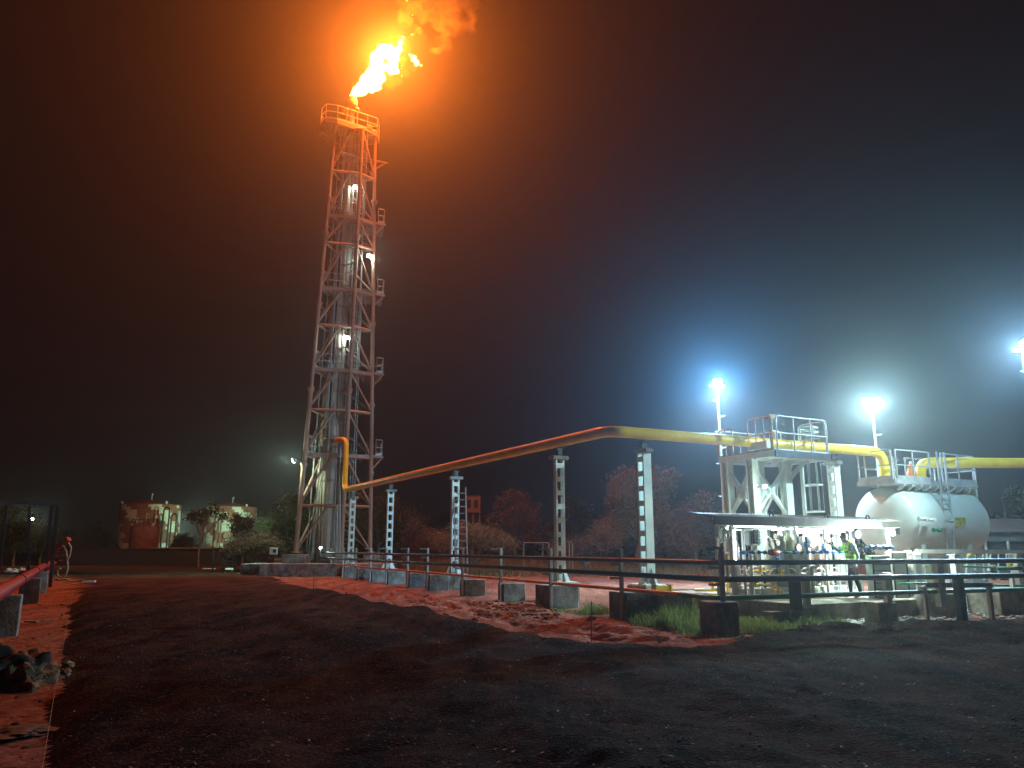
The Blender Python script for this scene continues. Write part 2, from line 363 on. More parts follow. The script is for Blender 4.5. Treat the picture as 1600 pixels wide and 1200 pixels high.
# loose stones on the road, too many to count
def stones(name, n, m, rng, size, sel):
    mb = MB(); k = 0
    ico = bmesh.new(); bmesh.ops.create_icosphere(ico, subdivisions=1, radius=1.0)
    iv = [v.co.copy() for v in ico.verts]; jf = [[q.index for q in f.verts] for f in ico.faces]; ico.free()
    XX = []; 
    while len(XX) < n:
        yy = 3.0 + (rng.random() ** 1.8) * 27; xx = rng.uniform(-0.72, 0.72) * yy
        XX.append((xx, yy))
    a = np.array(XX); z, rd, dr, dl = terrain(a[:, 0][None, :], a[:, 1][None, :])
    for i, (xx, yy) in enumerate(XX):
        if not sel(rd[0, i], dr[0, i], dl[0, i]): continue
        s = size * (0.35 + rng.random() ** 3 * 1.6); R = Matrix.Rotation(rng.random() * 6.28, 3, 'Z') @ Matrix.Rotation(rng.random() * 0.6, 3, 'X')
        sx, sy, sz = s * rng.uniform(.7, 1.3), s * rng.uniform(.6, 1.1), s * rng.uniform(.35, .7)
        mb.add([R @ V((v.x * sx * rng.uniform(.8, 1.1), v.y * sy * rng.uniform(.8, 1.1), v.z * sz)) + V((xx, yy, z[0, i] + sz * 0.2)) for v in iv], jf)
    return tag(mb.build(name, m), kind='stuff')
stones('gravel', 6000, stonem, random.Random(3), 0.011, lambda rd, dr, dl: rd)
stones('clods', 2600, soil_m, random.Random(4), 0.035, lambda rd, dr, dl: (not rd) or dr < 0.7)
tag(bpy.data.objects['gravel'], 'loose dark gravel scattered over the road')
tag(bpy.data.objects['clods'], 'crumbled red clods along the road edge and beside the fence')

lt = MB(); rng = random.Random(14); XY = []
for _ in range(1500):
    yy = 3.2 + rng.random() ** 1.5 * 18; XY.append((rng.uniform(-.62, .72) * yy, yy))
a_ = np.array(XY); zz_, rd_, dr_, dl_ = terrain(a_[:, 0][None, :], a_[:, 1][None, :])
for i, (xx, yy) in enumerate(XY):
    if not rd_[0, i]: continue
    a = rng.random() * 6.28; l = rng.uniform(.008, .03); d = V((math.cos(a), math.sin(a), rng.uniform(-.1, .3))) * l; e = V((-math.sin(a), math.cos(a), rng.uniform(-.2, .2))) * l * .35; c = V((xx, yy, zz_[0, i] + .012))
    lt.add([c - d, c + e, c + d, c - e], [(0, 1, 2, 3)])
tag(lt.build('leaf_litter', plank), 'dry leaf bits and splinters strewn over the road', kind='stuff')
# ------------------------------------------------------------------ flame and smoke
def vol_mat(name, emis=None, es=0.0, dens=0.0, col=(1, 1, 1), noisy=None, an=0.0, lo=0.45, hi=0.6):
    m = bpy.data.materials.new(name); m.use_nodes = True; nt = m.node_tree; nt.nodes.remove(nt.nodes['Principled BSDF'])
    out = [n for n in nt.nodes if n.type == 'OUTPUT_MATERIAL'][0]
    p = nt.nodes.new('ShaderNodeVolumePrincipled'); nt.links.new(p.outputs[0], out.inputs['Volume'])
    p.inputs['Color'].default_value = (*col, 1); p.inputs['Density'].default_value = dens; p.inputs['Anisotropy'].default_value = an
    if emis: p.inputs['Emission Color'].default_value = (*emis, 1); p.inputs['Emission Strength'].default_value = es
    if noisy:
        tc = nt.nodes.new('ShaderNodeTexCoord'); n = nt.nodes.new('ShaderNodeTexNoise'); n.inputs['Scale'].default_value = noisy; n.inputs['Detail'].default_value = 5
        nt.links.new(tc.outputs['Object'], n.inputs['Vector'])
        r = nt.nodes.new('ShaderNodeMapRange'); r.inputs['From Min'].default_value = lo; r.inputs['From Max'].default_value = hi
        nt.links.new(n.outputs['Fac'], r.inputs['Value'])
        if dens: r.inputs['To Max'].default_value = dens; nt.links.new(r.outputs[0], p.inputs['Density'])
        else: r.inputs['To Max'].default_value = es; nt.links.new(r.outputs[0], p.inputs['Emission Strength'])
    return m
def blobs(name, px, m, parent=None, vox=0.14, disp=0.5, tscale=0.7, seed=1):
    rng = random.Random(seed); bm = bmesh.new()
    for x, y, r, *d in px:
        c = at(x, y, 51.0 + (d[0] if d else rng.uniform(-.3, .3))); s = r / 21.8
        q = bmesh.ops.create_icosphere(bm, subdivisions=3, radius=s)
        for v in q['verts']: v.co = v.co * rng.uniform(.97, 1.03) + c
    me = bpy.data.meshes.new(name); bm.to_mesh(me); bm.free(); me.materials.append(m)
    o = bpy.data.objects.new(name, me); C.objects.link(o)
    rm = o.modifiers.new('remesh', 'REMESH'); rm.mode = 'VOXEL'; rm.voxel_size = vox
    for k, (st, ts) in enumerate(((disp, tscale), (disp * .45, tscale * .4))):
        tx = bpy.data.textures.new(name + '_tex', 'CLOUDS'); tx.noise_scale = ts; tx.noise_depth = 3
        dm = o.modifiers.new('displace', 'DISPLACE'); dm.texture = tx; dm.strength = st; dm.mid_level = 0.55; dm.texture_coords = 'GLOBAL'
    if parent is not None: o.parent = parent; o.location = -wloc(parent)
    return o
core_m = vol_mat('fire_core', (1.0, 0.52, 0.16), 14.0)
wisp_m = vol_mat('fire_wisp', (1.0, 0.24, 0.015), 1.0, noisy=1.3, lo=.42, hi=.6)
shell_m = vol_mat('fire_shell', (1.0, 0.22, 0.01), 0.45)
fl = thing('flare_flame', at(553, 152, 51), 'bright yellow-white gas flame streaming up to the right from the tower tip', 'flame')
blobs('flame_core', [(551, 147, 6), (557, 143, 9), (566, 138, 11), (577, 134, 12), (588, 134, 9), (570, 124, 9), (580, 117, 13), (590, 104, 14), (588, 90, 11), (598, 80, 12), (608, 82, 13), (616, 92, 11), (612, 106, 11), (620, 112, 6), (622, 78, 8), (626, 66, 5.5), (629, 57, 4), (596, 122, 9), (597, 72, 5)], core_m, fl, vox=.12, disp=.34, tscale=.55)
blobs('flame_tongue', [(641, 86, 4), (646, 92, 6), (651, 98, 6), (657, 102, 3.5)], core_m, fl, vox=.1, disp=.25, tscale=.4)
blobs('flame_shell', [(560, 140, 13), (578, 128, 17), (588, 104, 19), (602, 84, 19), (616, 98, 16), (626, 66, 9), (610, 130, 12), (622, 124, 8), (634, 114, 7), (644, 106, 7), (612, 62, 8)], shell_m, fl, vox=.2, disp=.8, tscale=.8, seed=3)
blobs('flame_wisp', [(636, 62, 6), (643, 58, 5), (649, 50, 5), (655, 43, 4), (646, 30, 5), (644, 20, 6), (650, 8, 9), (662, 0, 10), (633, 8, 10), (628, 22, 8), (640, -15, 14), (668, -12, 12)], wisp_m, fl, vox=.14, disp=.7, tscale=.5, seed=5)
veil_m = vol_mat('glow_veil', dens=0.016, col=(.9, .8, .7), an=.3)  # scattering sphere added to brighten the air near the flame
smoke_m = vol_mat('smoke_volume', dens=0.34, col=(0.62, 0.45, 0.34), noisy=0.5, lo=.30, hi=.75)
sm_o = blobs('smoke', [(633, 30, 14, .5), (640, 8, 20, 1), (665, 20, 18, 1), (690, 32, 20, 1), (715, 40, 20, 1.2), (735, 34, 15, 1), (692, 62, 15, .8), (680, 78, 9, .6), (700, 5, 26, 1.5), (735, 8, 18, 1.5), (660, -20, 30, 1.5), (710, -30, 30, 2), (760, -20, 26, 2), (655, 48, 10, .5), (740, 50, 8, 1)], smoke_m, None, vox=.22, disp=1.5, tscale=.8, seed=9)
tag(sm_o, 'dull orange smoke drifting right off the top of the flame', 'smoke', kind='stuff')

vc = at(602, 88, 51.0); vb = bmesh.new(); bmesh.ops.create_icosphere(vb, subdivisions=3, radius=15.0)
vm_ = bpy.data.meshes.new('glow_veil'); vb.to_mesh(vm_); vb.free(); vm_.materials.append(veil_m); v_ = bpy.data.objects.new('glow_veil', vm_); C.objects.link(v_); v_.location = vc
tag(v_, 'thin veil added round the flame to spread its glow', 'smoke', kind='stuff')
nt = veil_m.node_tree; tc_ = nt.nodes.new('ShaderNodeTexCoord'); vl = nt.nodes.new('ShaderNodeVectorMath'); vl.operation = 'LENGTH'; nt.links.new(tc_.outputs['Object'], vl.inputs[0])
m1_ = nt.nodes.new('ShaderNodeMapRange'); m1_.interpolation_type = 'SMOOTHERSTEP'; m1_.inputs['From Min'].default_value = 0; m1_.inputs['From Max'].default_value = 14.0; m1_.inputs['To Min'].default_value = 1; m1_.inputs['To Max'].default_value = 0
nt.links.new(vl.outputs['Value'], m1_.inputs['Value'])
nz_ = nt.nodes.new('ShaderNodeTexNoise'); nz_.inputs['Scale'].default_value = 0.12; nz_.inputs['Detail'].default_value = 3; nt.links.new(tc_.outputs['Object'], nz_.inputs['Vector'])
m2_ = nt.nodes.new('ShaderNodeMath'); m2_.operation = 'MULTIPLY'; nt.links.new(m1_.outputs[0], m2_.inputs[0]); nt.links.new(nz_.outputs['Fac'], m2_.inputs[1])
m3_ = nt.nodes.new('ShaderNodeMath'); m3_.operation = 'MULTIPLY'; m3_.inputs[1].default_value = 0.004; nt.links.new(m2_.outputs[0], m3_.inputs[0])
nt.links.new(m3_.outputs[0], [n for n in nt.nodes if n.type == 'PRINCIPLED_VOLUME'][0].inputs['Density'])
# ------------------------------------------------------------------ haze
hz = MB(); hz.box((0, 185, 34), (640, 450, 70)); hz = hz.build('haze', vol_mat('haze_volume', dens=0.0013, col=(0.9, 0.93, 1.0), an=0.84)); tag(hz, kind='stuff')
# ------------------------------------------------------------------ flare tower
TB = {'L': (462, 49.7), 'M': (533, 50.3), 'R': (578, 51.6), 'B': (490, 52.0)}
TT = {'L': (519.5, 49.9), 'M': (564, 50.4), 'R': (585.5, 51.3), 'B': (534, 51.6)}
base = {k: atx(x, Y, 1.4) for k, (x, Y) in TB.items()}
topp = {k: atx(x, Y, 28.6) for k, (x, Y) in TT.items()}
def leg_at(k, z): t = (z - 1.4) / 27.2; return base[k] + (topp[k] - base[k]) * t
ZS = [1.4, 4.35, 7.6, 10.6, 13.3, 16.4, 19.0, 22.3, 24.3, 27.7, 31.2]
tc0 = sum((base[k] for k in 'LMRB'), V((0, 0, 0))) / 4; tc0.z = 0
tower = thing('flare_tower', tc0, 'tall lattice steel flare tower with the flame burning at its top', 'flare tower')
for k in 'LMRB':
    r0, r1 = (0.15, 0.115)
    mb = MB(); 
    for a, b, ra, rb in ((1.4, 11.9, r0, r0), (11.9, 22.6, .135, .135), (22.6, 31.1, .12, .115)):
        mb.tube(leg_at(k, a), leg_at(k, b), ra, 12, rb)
    mb.tube(leg_at(k, 1.36), leg_at(k, 1.46), 0.30, 12)
    lg = mb.build('leg', tsteel, tower)
    for z in {'L': (7.0, 12.0, 17.9, 23.0, 25.6), 'M': (7.0, 12.0, 23.0), 'R': (6.6, 11.2, 16.9, 21.6, 26.0), 'B': (7.0, 17.9, 23.0)}[k]:
        f = MB(); f.tube(leg_at(k, z - .06), leg_at(k, z + .06), 0.235, 12); f.tube(leg_at(k, z - .3), leg_at(k, z - .06), 0.15, 12, .2); f.build('flange', tsteel, lg)
pairs = [('L', 'M'), ('M', 'R'), ('R', 'B'), ('B', 'L')]
deck_levels = (2, 4, 6, 8)
for i, z in enumerate(ZS):
    if i == 0: continue
    for a, b in pairs:
        p, q = leg_at(a, z), leg_at(b, z)
        if i in deck_levels: MB().bar(p, q, 0.14, 0.24, UP).build('deck_beam', tsteel, tower)
        else: MB().tube(p, q, 0.09, 8).build('cross_tube', tsteel, tower)
for i in range(len(ZS) - 1):
    z0, z1 = ZS[i] + .12, ZS[i + 1] - .12
    for a, b in (('L', 'M'), ('R', 'M'), ('L', 'B'), ('R', 'B')):
        p, q = leg_at(a, z0), leg_at(b, z1)
        if a == 'L' and b == 'M': q = leg_at('L', z1) .lerp(leg_at('M', z1), 0.62)
        mb = MB().tube(p, q, 0.072, 7)
        d = (q - p).normalized(); n = (leg_at(b, z0) - leg_at(a, z0)).normalized().cross(UP)
        for e, sgn in ((p, 1), (q, -1)): mb.bar(e + d * sgn * .05, e + d * sgn * .42, .2, .025, n)
        mb.build('brace', tsteel, tower)
# three mid decks with grating plates, joists, hoop rails and a kick-out bracket on the right
def railing(pts, z, h, parent, name='railing', m=steel, r=0.024, kick=True, sp=0.9, closed=False, bend=.18):
    """posts, two rails and a toe board along pts"""
    mb = MB(); P = [V((p[0], p[1], z)) for p in pts]
    for zz in (h, h * .52):
        mb.path([p + UP * zz for p in P], r, 6, bend=bend)
    for a, b in zip(P[:-1], P[1:]):
        n = max(1, round((b - a).length / sp))
        for k in range(n + 1): c = a.lerp(b, k / n); mb.tube(c, c + UP * h, r, 6)
        if kick: mb.bar(a + UP * .08, b + UP * .08, .012, .14, UP)
    return mb.build(name, m, parent)
def cage_ladder(base_p, top_z, out, side, parent, cage_from=2.3, m=steel, wd=0.42, name='caged_ladder'):
    out, side = V(out).normalized(), V(side).normalized(); b = V(base_p)
    la = MB()
    for s in (-1, 1): la.bar(b + side * s * wd / 2, V((b.x, b.y, top_z)) + side * s * wd / 2, .055, .02, out)
    z = b.z + .25
    while z < top_z - .05: la.tube(V((b.x, b.y, z)) - side * wd / 2, V((b.x, b.y, z)) + side * wd / 2, .013, 6); z += .29
    la2 = la.build('ladder', m, parent)
    if cage_from is not None:
        cg = MB(); R = .36; z = b.z + cage_from
        arc = [(-wd / 2 - .05, 0), (-.36, .25), (-.3, .52), (0, .68), (.3, .52), (.36, .25), (wd / 2 + .05, 0)]
        zs = []
        while z < top_z: zs.append(z); z += .95
        zs.append(top_z)
        for z in zs:
            for k in range(6):
                p = V((b.x, b.y, z)) + side * arc[k][0] + out * arc[k][1]; q = V((b.x, b.y, z)) + side * arc[k + 1][0] + out * arc[k + 1][1]
                cg.bar(p, q, .012, .05, UP)
        for k in range(1, 6):
            p = V((b.x, b.y, zs[0])) + side * arc[k][0] + out * arc[k][1]; cg.bar(p, p + UP * (zs[-1] - zs[0]), .035, .012, out)
        cg.build('safety_cage', m, la2)
    return la2
ux = (leg_at('R', 10) - leg_at('L', 10)).normalized()
for j, i in enumerate(deck_levels):
    z = ZS[i] + .12
    L_, M_, R_, B_ = (leg_at(k, z) for k in 'LMRB')
    back = (B_ - L_); back.z = 0
    Rx = R_ + ux * .75; Bx = R_ + V((-.35, 2.6, 0)) + ux * .5; Bq = B_ + V((-.25, 1.3, 0))
    dk = MB(); 
    dk.slab([L_, R_, Rx, Bx, Bq], .05, UP)
    d_ = dk.build('deck', steel, tower)
    js = MB()
    for t in np.linspace(.12, .95, 7): p = L_.lerp(Rx, t); q = Bq.lerp(Bx, t); js.bar(p - UP * .09, q - UP * .09, .06, .12, UP)
    js.build('joists', steel, d_)
    br = MB(); br.bar(R_ - UP * .05, Rx - UP * .05 + ux * .1, .1, .14, UP); br.bar(R_ - UP * .95 + ux * .05, Rx - UP * .12, .07); br.build('bracket', tsteel, tower)
    railing([L_ + ux * .2, Bq, Bx, Rx, Rx - (Rx - R_) * .6], z + .05, 1.05, tower)
# ladders zigzag from deck to deck inside the right half
for j, (za, zb) in enumerate(((1.4, 7.7), (7.7, 13.4), (13.4, 19.1), (19.1, 24.4), (24.4, 31.2))):
    c = leg_at('R', (za + zb) / 2).lerp(leg_at('B', (za + zb) / 2), .42 if j % 2 == 0 else .62); c = V((c.x, c.y, za)) + V((.1, -.35, 0))
    cage_ladder(c, zb, (0.3, -1, 0), (1, .3, 0), tower, 0.3 if j else 2.0, m=steel)
# top deck: bigger, overhanging the left leg, with toe plate, gusset boxes and handrail
zt = 31.35
q = lambda x, Y: atx(x, Y, zt)
tp = [q(527, 49.5), q(589, 51.2), q(592, 52.2), q(545, 52.8), q(514, 52.0), q(500.5, 50.9), q(502, 49.9), q(509, 49.3)]
td = thing('x', (0, 0, 0), '', ''); bpy.data.objects.remove(td)
tdk = MB(); tdk.slab(tp, .06, UP); 
top_deck = tdk.build('top_deck', tsteel, tower)
bm_ = MB()
for a, b in zip(tp, tp[1:] + tp[:1]): bm_.bar(a - UP * .14, b - UP * .14, .09, .26, UP)
for t in (.2, .4, .6, .8): bm_.bar(tp[0].lerp(tp[1], t) - UP * .12, tp[4].lerp(tp[3], t) - UP * .12, .08, .2, UP)
bm_.build('edge_beams', tsteel, top_deck)
railing(tp[6:8] + tp[:3], zt + .06, 1.12, tower, sp=.75); railing([tp[2], tp[3], tp[4], tp[5], tp[6]], zt + .06, 1.12, tower, sp=.75)
for t, k_, z_ in ((tp[5], 'L', 29.7), (tp[6], 'L', 29.7), (tp[7], 'L', 29.7), (tp[4], 'B', 29.8), (tp[1], 'R', 30.1)): MB().tube(t - UP * .2, leg_at(k_, z_), .05, 6).build('knee_brace', tsteel, tower)
for (x, y, s) in ((527, 195, .42), (532, 211, .45), (556, 222, .34), (577, 199, .4), (505, 197, .36)):
    g = MB(); g.box(at(x, y, 50.9), (s, s * .5, s * .9), U, W, ch=.03); g.build('gusset_box', tsteel, tower)
# lower inspection deck under the top one
sd = MB(); zz = 29.2
sd.slab([leg_at('M', zz).lerp(leg_at('L', zz), .7), leg_at('R', zz) + ux * .1, leg_at('R', zz) + ux * .85 + UP * -.0, leg_at('B', zz)], .05, UP); sd.build('deck', steel, tower)
b2 = MB(); b2.bar(leg_at('R', zz), leg_at('R', zz) + ux * .95, .1, .1, UP); b2.bar(leg_at('R', zz - .7), leg_at('R', zz) + ux * .8, .07); b2.build('bracket', tsteel, tower)
# riser: ribbed drum below, slim stack above, tip with two pilots
drum_c0 = at(514, 880, 51.2); 
DX0 = atx(508, 51.0, 0.6); DX1 = atx(520.5, 51.0, 9.7)
stack = thing('flare_stack', DX0, 'ribbed grey drum and slim riser pipe standing inside the flare tower', 'flare stack')
ax = (DX1 - DX0)
mb = MB(); mb.lathe(DX0, ax, [(0, .62), (ax.length - .1, .60)], 28); mb.lathe(DX0 + ax.normalized() * (ax.length - .1), ax, [(0, .60), (.75, .26)], 28)
drum = mb.build('drum', drum_m, stack)
rb = MB()
for k in range(14):
    a = k / 14 * 2 * math.pi; o = V((math.cos(a), math.sin(a), 0)) * .63
    rb.bar(DX0 + o, DX1 + o * .97, .05, .05, (math.cos(a), math.sin(a), 0))
rb.build('stiffener_ribs', drum_m, drum)
tipb = atx(550.5, 51.0, 33.1); s0 = DX1 + UP * .6
mb = MB(); mb.tube(s0, tipb, .225, 18, .2); mb.build('riser_pipe', drum_m, stack)
for k, (dx, dy, r) in enumerate(((-.42, -.1, .045), (-.34, -.3, .035), (.36, -.25, .04), (.45, 0, .05), (-.6, .2, .05))):
    mb = MB(); o = V((dx, dy, 0)); e = tipb + o * .9 + UP * (-.15 if k in (0, 3) else -1.6); mb.tube(DX0 + V((dx * 1.9, dy * 1.5 - .35, .3)), DX1 + o, r, 7); mb.tube(DX1 + o, e, r, 7); mb.build('pilot_line', steel, stack)
tp_ = MB(); tp_.lathe(tipb, (0, 0, 1), [(0, .22), (.12, .36), (.7, .36), (.72, .30), (.95, .30)], 20); tp_.build('flare_tip', tsteel, stack)
for s in (-1, 1):
    c = tipb + V((s * .42 - .05, -.15, -.12)); mb = MB(); mb.lathe(c - UP * .2, UP, [(0, .04), (.06, .17), (.2, .22), (.34, .17), (.4, .05)], 12); mb.build('pilot_burner', tsteel, stack)
# gas branch: yellow pipe from the drum down to the pipe rack
PT = atx(538.5, 48.9, 5.25)
e1 = atx(541, 49.2, 9.2)
# pipe clamps up the riser
for z in (6, 8.9, 12, 15, 18, 21, 24, 27):
    t = (z - DX0.z) / (tipb.z - DX0.z); c = DX0.lerp(tipb, t); f = MB(); r = .68 if z < 9.6 else .29
    f.lathe(c - UP * .05, UP, [(0, r), (.1, r)], 20); f.bar(c, leg_at('B', z), .07); f.bar(c, leg_at('M', z), .07); f.build('pipe_guide', tsteel, tower)

# conduits, cable tray and deck clutter
for k, (a, b, t_, r) in enumerate((('M', 'B', .25, .04), ('M', 'B', .35, .03), ('M', 'R', .3, .035), ('L', 'B', .6, .045), ('L', 'M', .55, .03), ('R', 'B', .3, .04))):
    f = lambda z: leg_at(a, z).lerp(leg_at(b, z), t_)
    MB().tube(f(1.4), f(30.9 if k % 2 else 24.4), r, 6).build('conduit', steel, tower)
f = lambda z: leg_at('B', z).lerp(leg_at('R', z), .3); MB().bar(f(1.4), f(30.8), .3, .06, W).build('cable_tray', steel, tower)
for i in range(1, len(ZS) - 1):
    z = ZS[i] + 1.3
    MB().tube(leg_at('L', z).lerp(leg_at('M', z), .03), leg_at('B', z), .035, 6).build('strut', tsteel, tower)
    MB().tube(leg_at('M', ZS[i]), leg_at('B', ZS[i]), .045, 6).build('strut', tsteel, tower)
rng = random.Random(12)
for i in deck_levels:
    for k in range(3):
        p = leg_at('L', ZS[i]).lerp(leg_at('R', ZS[i]), rng.uniform(.2, .8)).lerp(leg_at('B', ZS[i]), rng.uniform(.2, .6)) + UP * .45
        MB().box(p, (rng.uniform(.15, .4), .2, rng.uniform(.25, .6)), U, W, UP, ch=.02).build('junction_box', steel, tower)
    a, b = leg_at('L', ZS[i]), leg_at('M', ZS[i]); MB().tube(a + UP * 1.1, b + UP * 1.1, .022, 6).build('guard_bar', steel, tower); MB().tube(a + UP * .6, b + UP * .6, .022, 6).build('guard_bar', steel, tower)
# ------------------------------------------------------------------ lamps
def floodlight(loc, aim, power, label, cat='floodlight', col=WHITE, spot=140, size=.16, group=None, w_=.34, arm=None, soft=.12, mat_=None, glow=0):
    loc, aim = V(loc), V(aim); d = (aim - loc).normalized(); x = d.cross(UP).normalized(); y = x.cross(d)
    t = thing('floodlight', loc, label, cat, group)
    if glow: light('floodlight_glow', 'POINT', loc + d * .12, glow, col, .08, None, parent=t)
    h = MB(); h.box(loc - d * .07, (w_, w_ * .75, .10), x, y, d, ch=.02); h.box(loc - d * .15, (w_ * .6, w_ * .45, .07), x, y, d)
    h.build('housing', steel, t)
    g = MB(); g.box(loc - d * .012, (w_ * .92, w_ * .67, .02), x, y, d); g.build('lens', mat_ or lampglass, t)
    bk = MB(); bk.bar(loc - d * .1 - x * (w_ * .55), loc - d * .1 + x * (w_ * .55), .03)
    if arm is not None: bk.bar(loc - d * .12, V(arm), .05)
    bk.build('bracket', steel, t)
    light('floodlight_beam', 'SPOT', loc + d * .05, power, col, soft, aim, spot, 0.7, t)
    return t
lA = at(554, 293, 50.95); lB = at(577, 400, 51.0); lC = at(541, 527, 50.85); lD = at(458, 720, 49.6)
g_ = 'floodlights clamped to the flare tower'
floodlight(lA, lA + V((.1, -.5, -1)), 110, 'small white floodlight high inside the flare tower, uppermost of its four', group=g_, arm=leg_at('M', 26.9), w_=.28, spot=165, glow=40)
floodlight(lB, lB + V((.5, -.7, -.8)), 170, 'bright floodlight on the right leg of the flare tower, second from the top', group=g_, arm=leg_at('R', 21.7), spot=170, glow=110)
floodlight(lC, lC + V((.1, -.6, -.55)), 170, 'white floodlight in the middle of the flare tower, third from the top', group=g_, arm=leg_at('M', 15.8), spot=170, glow=110)
floodlight(lD, lD + V((-1, .15, -.35)), 3500, 'floodlight on the left leg of the flare tower, lowest of its four, facing the tanks', group=g_, arm=leg_at('L', 7.1), col=GREENISH, spot=150, glow=500)
def mast(top, base_xy, label, heads, power, group='lamp masts beyond the pipe rack', col=COOL):
    top = V(top); b = V((base_xy[0], base_xy[1], 0))
    t = thing('lamp_mast', b, label, 'lamp mast', group)
    mb = MB(); mb.tube(b, top - UP * .15, .09, 10, .05); mb.tube(b, b + UP * .1, .22, 10); mb.build('pole', wsteel, t)
    st = MB(); z = top.z - .9
    k = 0
    while z > 3: st.tube((top.x, top.y, z), V((top.x, top.y, z)) + V((.26 * (1 if k % 2 else -1), -.1, .02)), .015, 5); z -= .75; k += 1
    st.build('climbing_steps', wsteel, t)
    cb = MB(); cb.bar(top + V((-.35, 0, -.15)), top + V((.35, 0, -.15)), .06); cb.build('crossbar', wsteel, t)
    for o, aim in heads:
        l0 = top + V(o); d = (V(aim) - l0).normalized(); x = d.cross(UP).normalized(); y = x.cross(d)
        h = MB(); h.box(l0 - d * .08, (.42, .36, .12), x, y, d, ch=.02); hd = h.build('lamp_head', steel, t)
        g = MB(); g.box(l0 - d * .01, (.39, .33, .02), x, y, d); g.build('lens', lampglass, hd)
        light('mast_light', 'SPOT', l0 + d * .06, power * 1.2, (.72, 1.0, .97), .15, aim, 108, .6, t)
        light('mast_glow', 'POINT', l0 + d * .12, power * 1.0, col, .08, None, parent=t)
    return t
m1 = at(1120, 598, 36); m2 = at(1362, 628, 37); m3 = at(1598, 541, 25)
mast(m1, (m1.x + .0, m1.y), 'slim lamp mast with one glowing head beside the yellow pipe bend', [((0, -.1, 0), (9.5, 31, 0))], 8000)
mast(m2, (m2.x + .0, m2.y), 'lamp mast behind the pressure vessel with rungs and a splayed pair of heads', [((-.28, -.1, 0), (14, 30, 0)), ((.25, 0, .0), (30, 40, 2))], 3500, col=(0.45, .85, .9))
mast(m3, (m3.x + .0, m3.y), 'lamp mast at the right edge, partly out of view above the second yellow pipe', [((0, -.1, 0), (4, 27, 1))], 3800, col=(.34, .7, 1.0))
# ------------------------------------------------------------------ yellow gas line on its rack
ZP = 5.25
BEND = V((2.98, 23.7, ZP)); END2 = V((14.15, 29.25, ZP))
line = thing('gas_pipeline', (BEND.x, BEND.y, 0), 'long yellow gas pipe on tall posts, running from the flare tower to the round-ended vessel', 'pipeline')
A1 = at(525, 688, 50.2)
mb = MB(); mb.path([A1, atx(541, 49.6, A1.z), PT, BEND, END2, V((END2.x, END2.y, 3.9))], 0.18, 18, bend=.55); mb.build('pipe', yellow, line)
for c in [BEND.lerp(END2, t) for t in (.18, .47, .8)] + [BEND.lerp(PT, t) for t in (.08, .22, .36, .5, .64, .78, .92)]:
    f = MB(); f.lathe(c - (END2 - BEND).normalized() * .02 if c.x > 3 else c, (END2 - BEND) if c.x > 3 else (PT - BEND), [(0, .181), (.01, .187), (.03, .187), (.04, .181)], 18); f.build('weld_band', yellow, line)
f = MB(); f.lathe(V((END2.x, END2.y, 3.98)), UP, [(0, .34), (.06, .34), (.061, .2), (.10, .2), (.101, .34), (.16, .34)], 20); f.build('flange', steel, line)
def rack_post(loc, ax_, label, htop=4.95, dp=.17, mi_=wpaint):
    """battened twin-channel post; ax_ points along the channel webs"""
    ax_ = V(ax_).normalized(); o_ = UP.cross(ax_); x, y = loc
    t = thing('pipe_support_post', (x, y, 0), label, 'pipe support', 'battened posts carrying the yellow pipe')
    b = V((x, y, 0)); wd = .34
    ch = MB()
    for s in (-1, 1):
        c = b + o_ * s * (wd / 2 - .03)
        ch.bar(c + UP * .62, c + UP * (htop - .32), .06, dp, ax_)
    # bar(): 3rd arg is along cross(d, side) = across, 4th along side
    ch.build('channel', mi_, t)
    z = .75
    while z < htop - .4:
        for s in (-1,): MB().box(b + ax_ * s * (dp / 2 - .006) + UP * z, (.02, wd - .12, .17), ax_, o_, UP).build('batten', mi_, t)
        z += .46
    cp = MB(); cp.box(b + UP * (htop - .25), (.62, .30, .13), o_, ax_, UP, ch=.01); cp.build('cap_beam', conc, t)
    sh = MB(); sh.box(b + UP * (htop - .06), (.16, .2, .26), o_, ax_, UP); sh.box(b + UP * (htop + .05), (.3, .24, .03), o_, ax_, UP); sh.build('pipe_shoe', dark, t)
    gs = MB()
    for s in (-1, 1):
        gs.slab([b + o_ * s * .17 + UP * .6, b + o_ * s * .38 + UP * .6, b + o_ * s * .17 + UP * 1.1], .015, ax_)
        gs.slab([b + ax_ * s * .15 + UP * .6, b + ax_ * s * .38 + UP * .6, b + ax_ * s * .15 + UP * 1.1], .015, o_)
    gs.box(b + UP * .59, (.8, .8, .03), o_, ax_, UP); gs.build('base_gusset', mi_, t)
    pd = MB(); pd.box(b + UP * .26, (.95, .95, .64), o_, ax_, UP, ch=.03); pd.build('pedestal', concw, t)
    return t
D1 = (PT - BEND).normalized()
rack_post((1.60, 26.3), D1, 'pale perforated post under the yellow pipe, nearest before the bend')
rack_post((-2.50, 34.1), D1, 'pale perforated post under the yellow pipe, the one with a ladder leaning on it')
rack_post((-6.56, 41.9), D1, 'pale perforated post under the yellow pipe, between the ladder post and the tower')
rack_post((-9.75, 47.6), D1, 'short-looking perforated post standing just in front of the flare tower drum')
p5 = atx(1013, 24.35, .6)
rack_post((p5.x, p5.y), (U.x, U.y, 0), 'broad pale post with a solid front face under the bend of the yellow pipe', dp=.3)
p6 = BEND.lerp(END2, .78)
rack_post((p6.x, p6.y), (U.x, U.y, 0), 'perforated post between the access platform and the vessel', dp=.3)
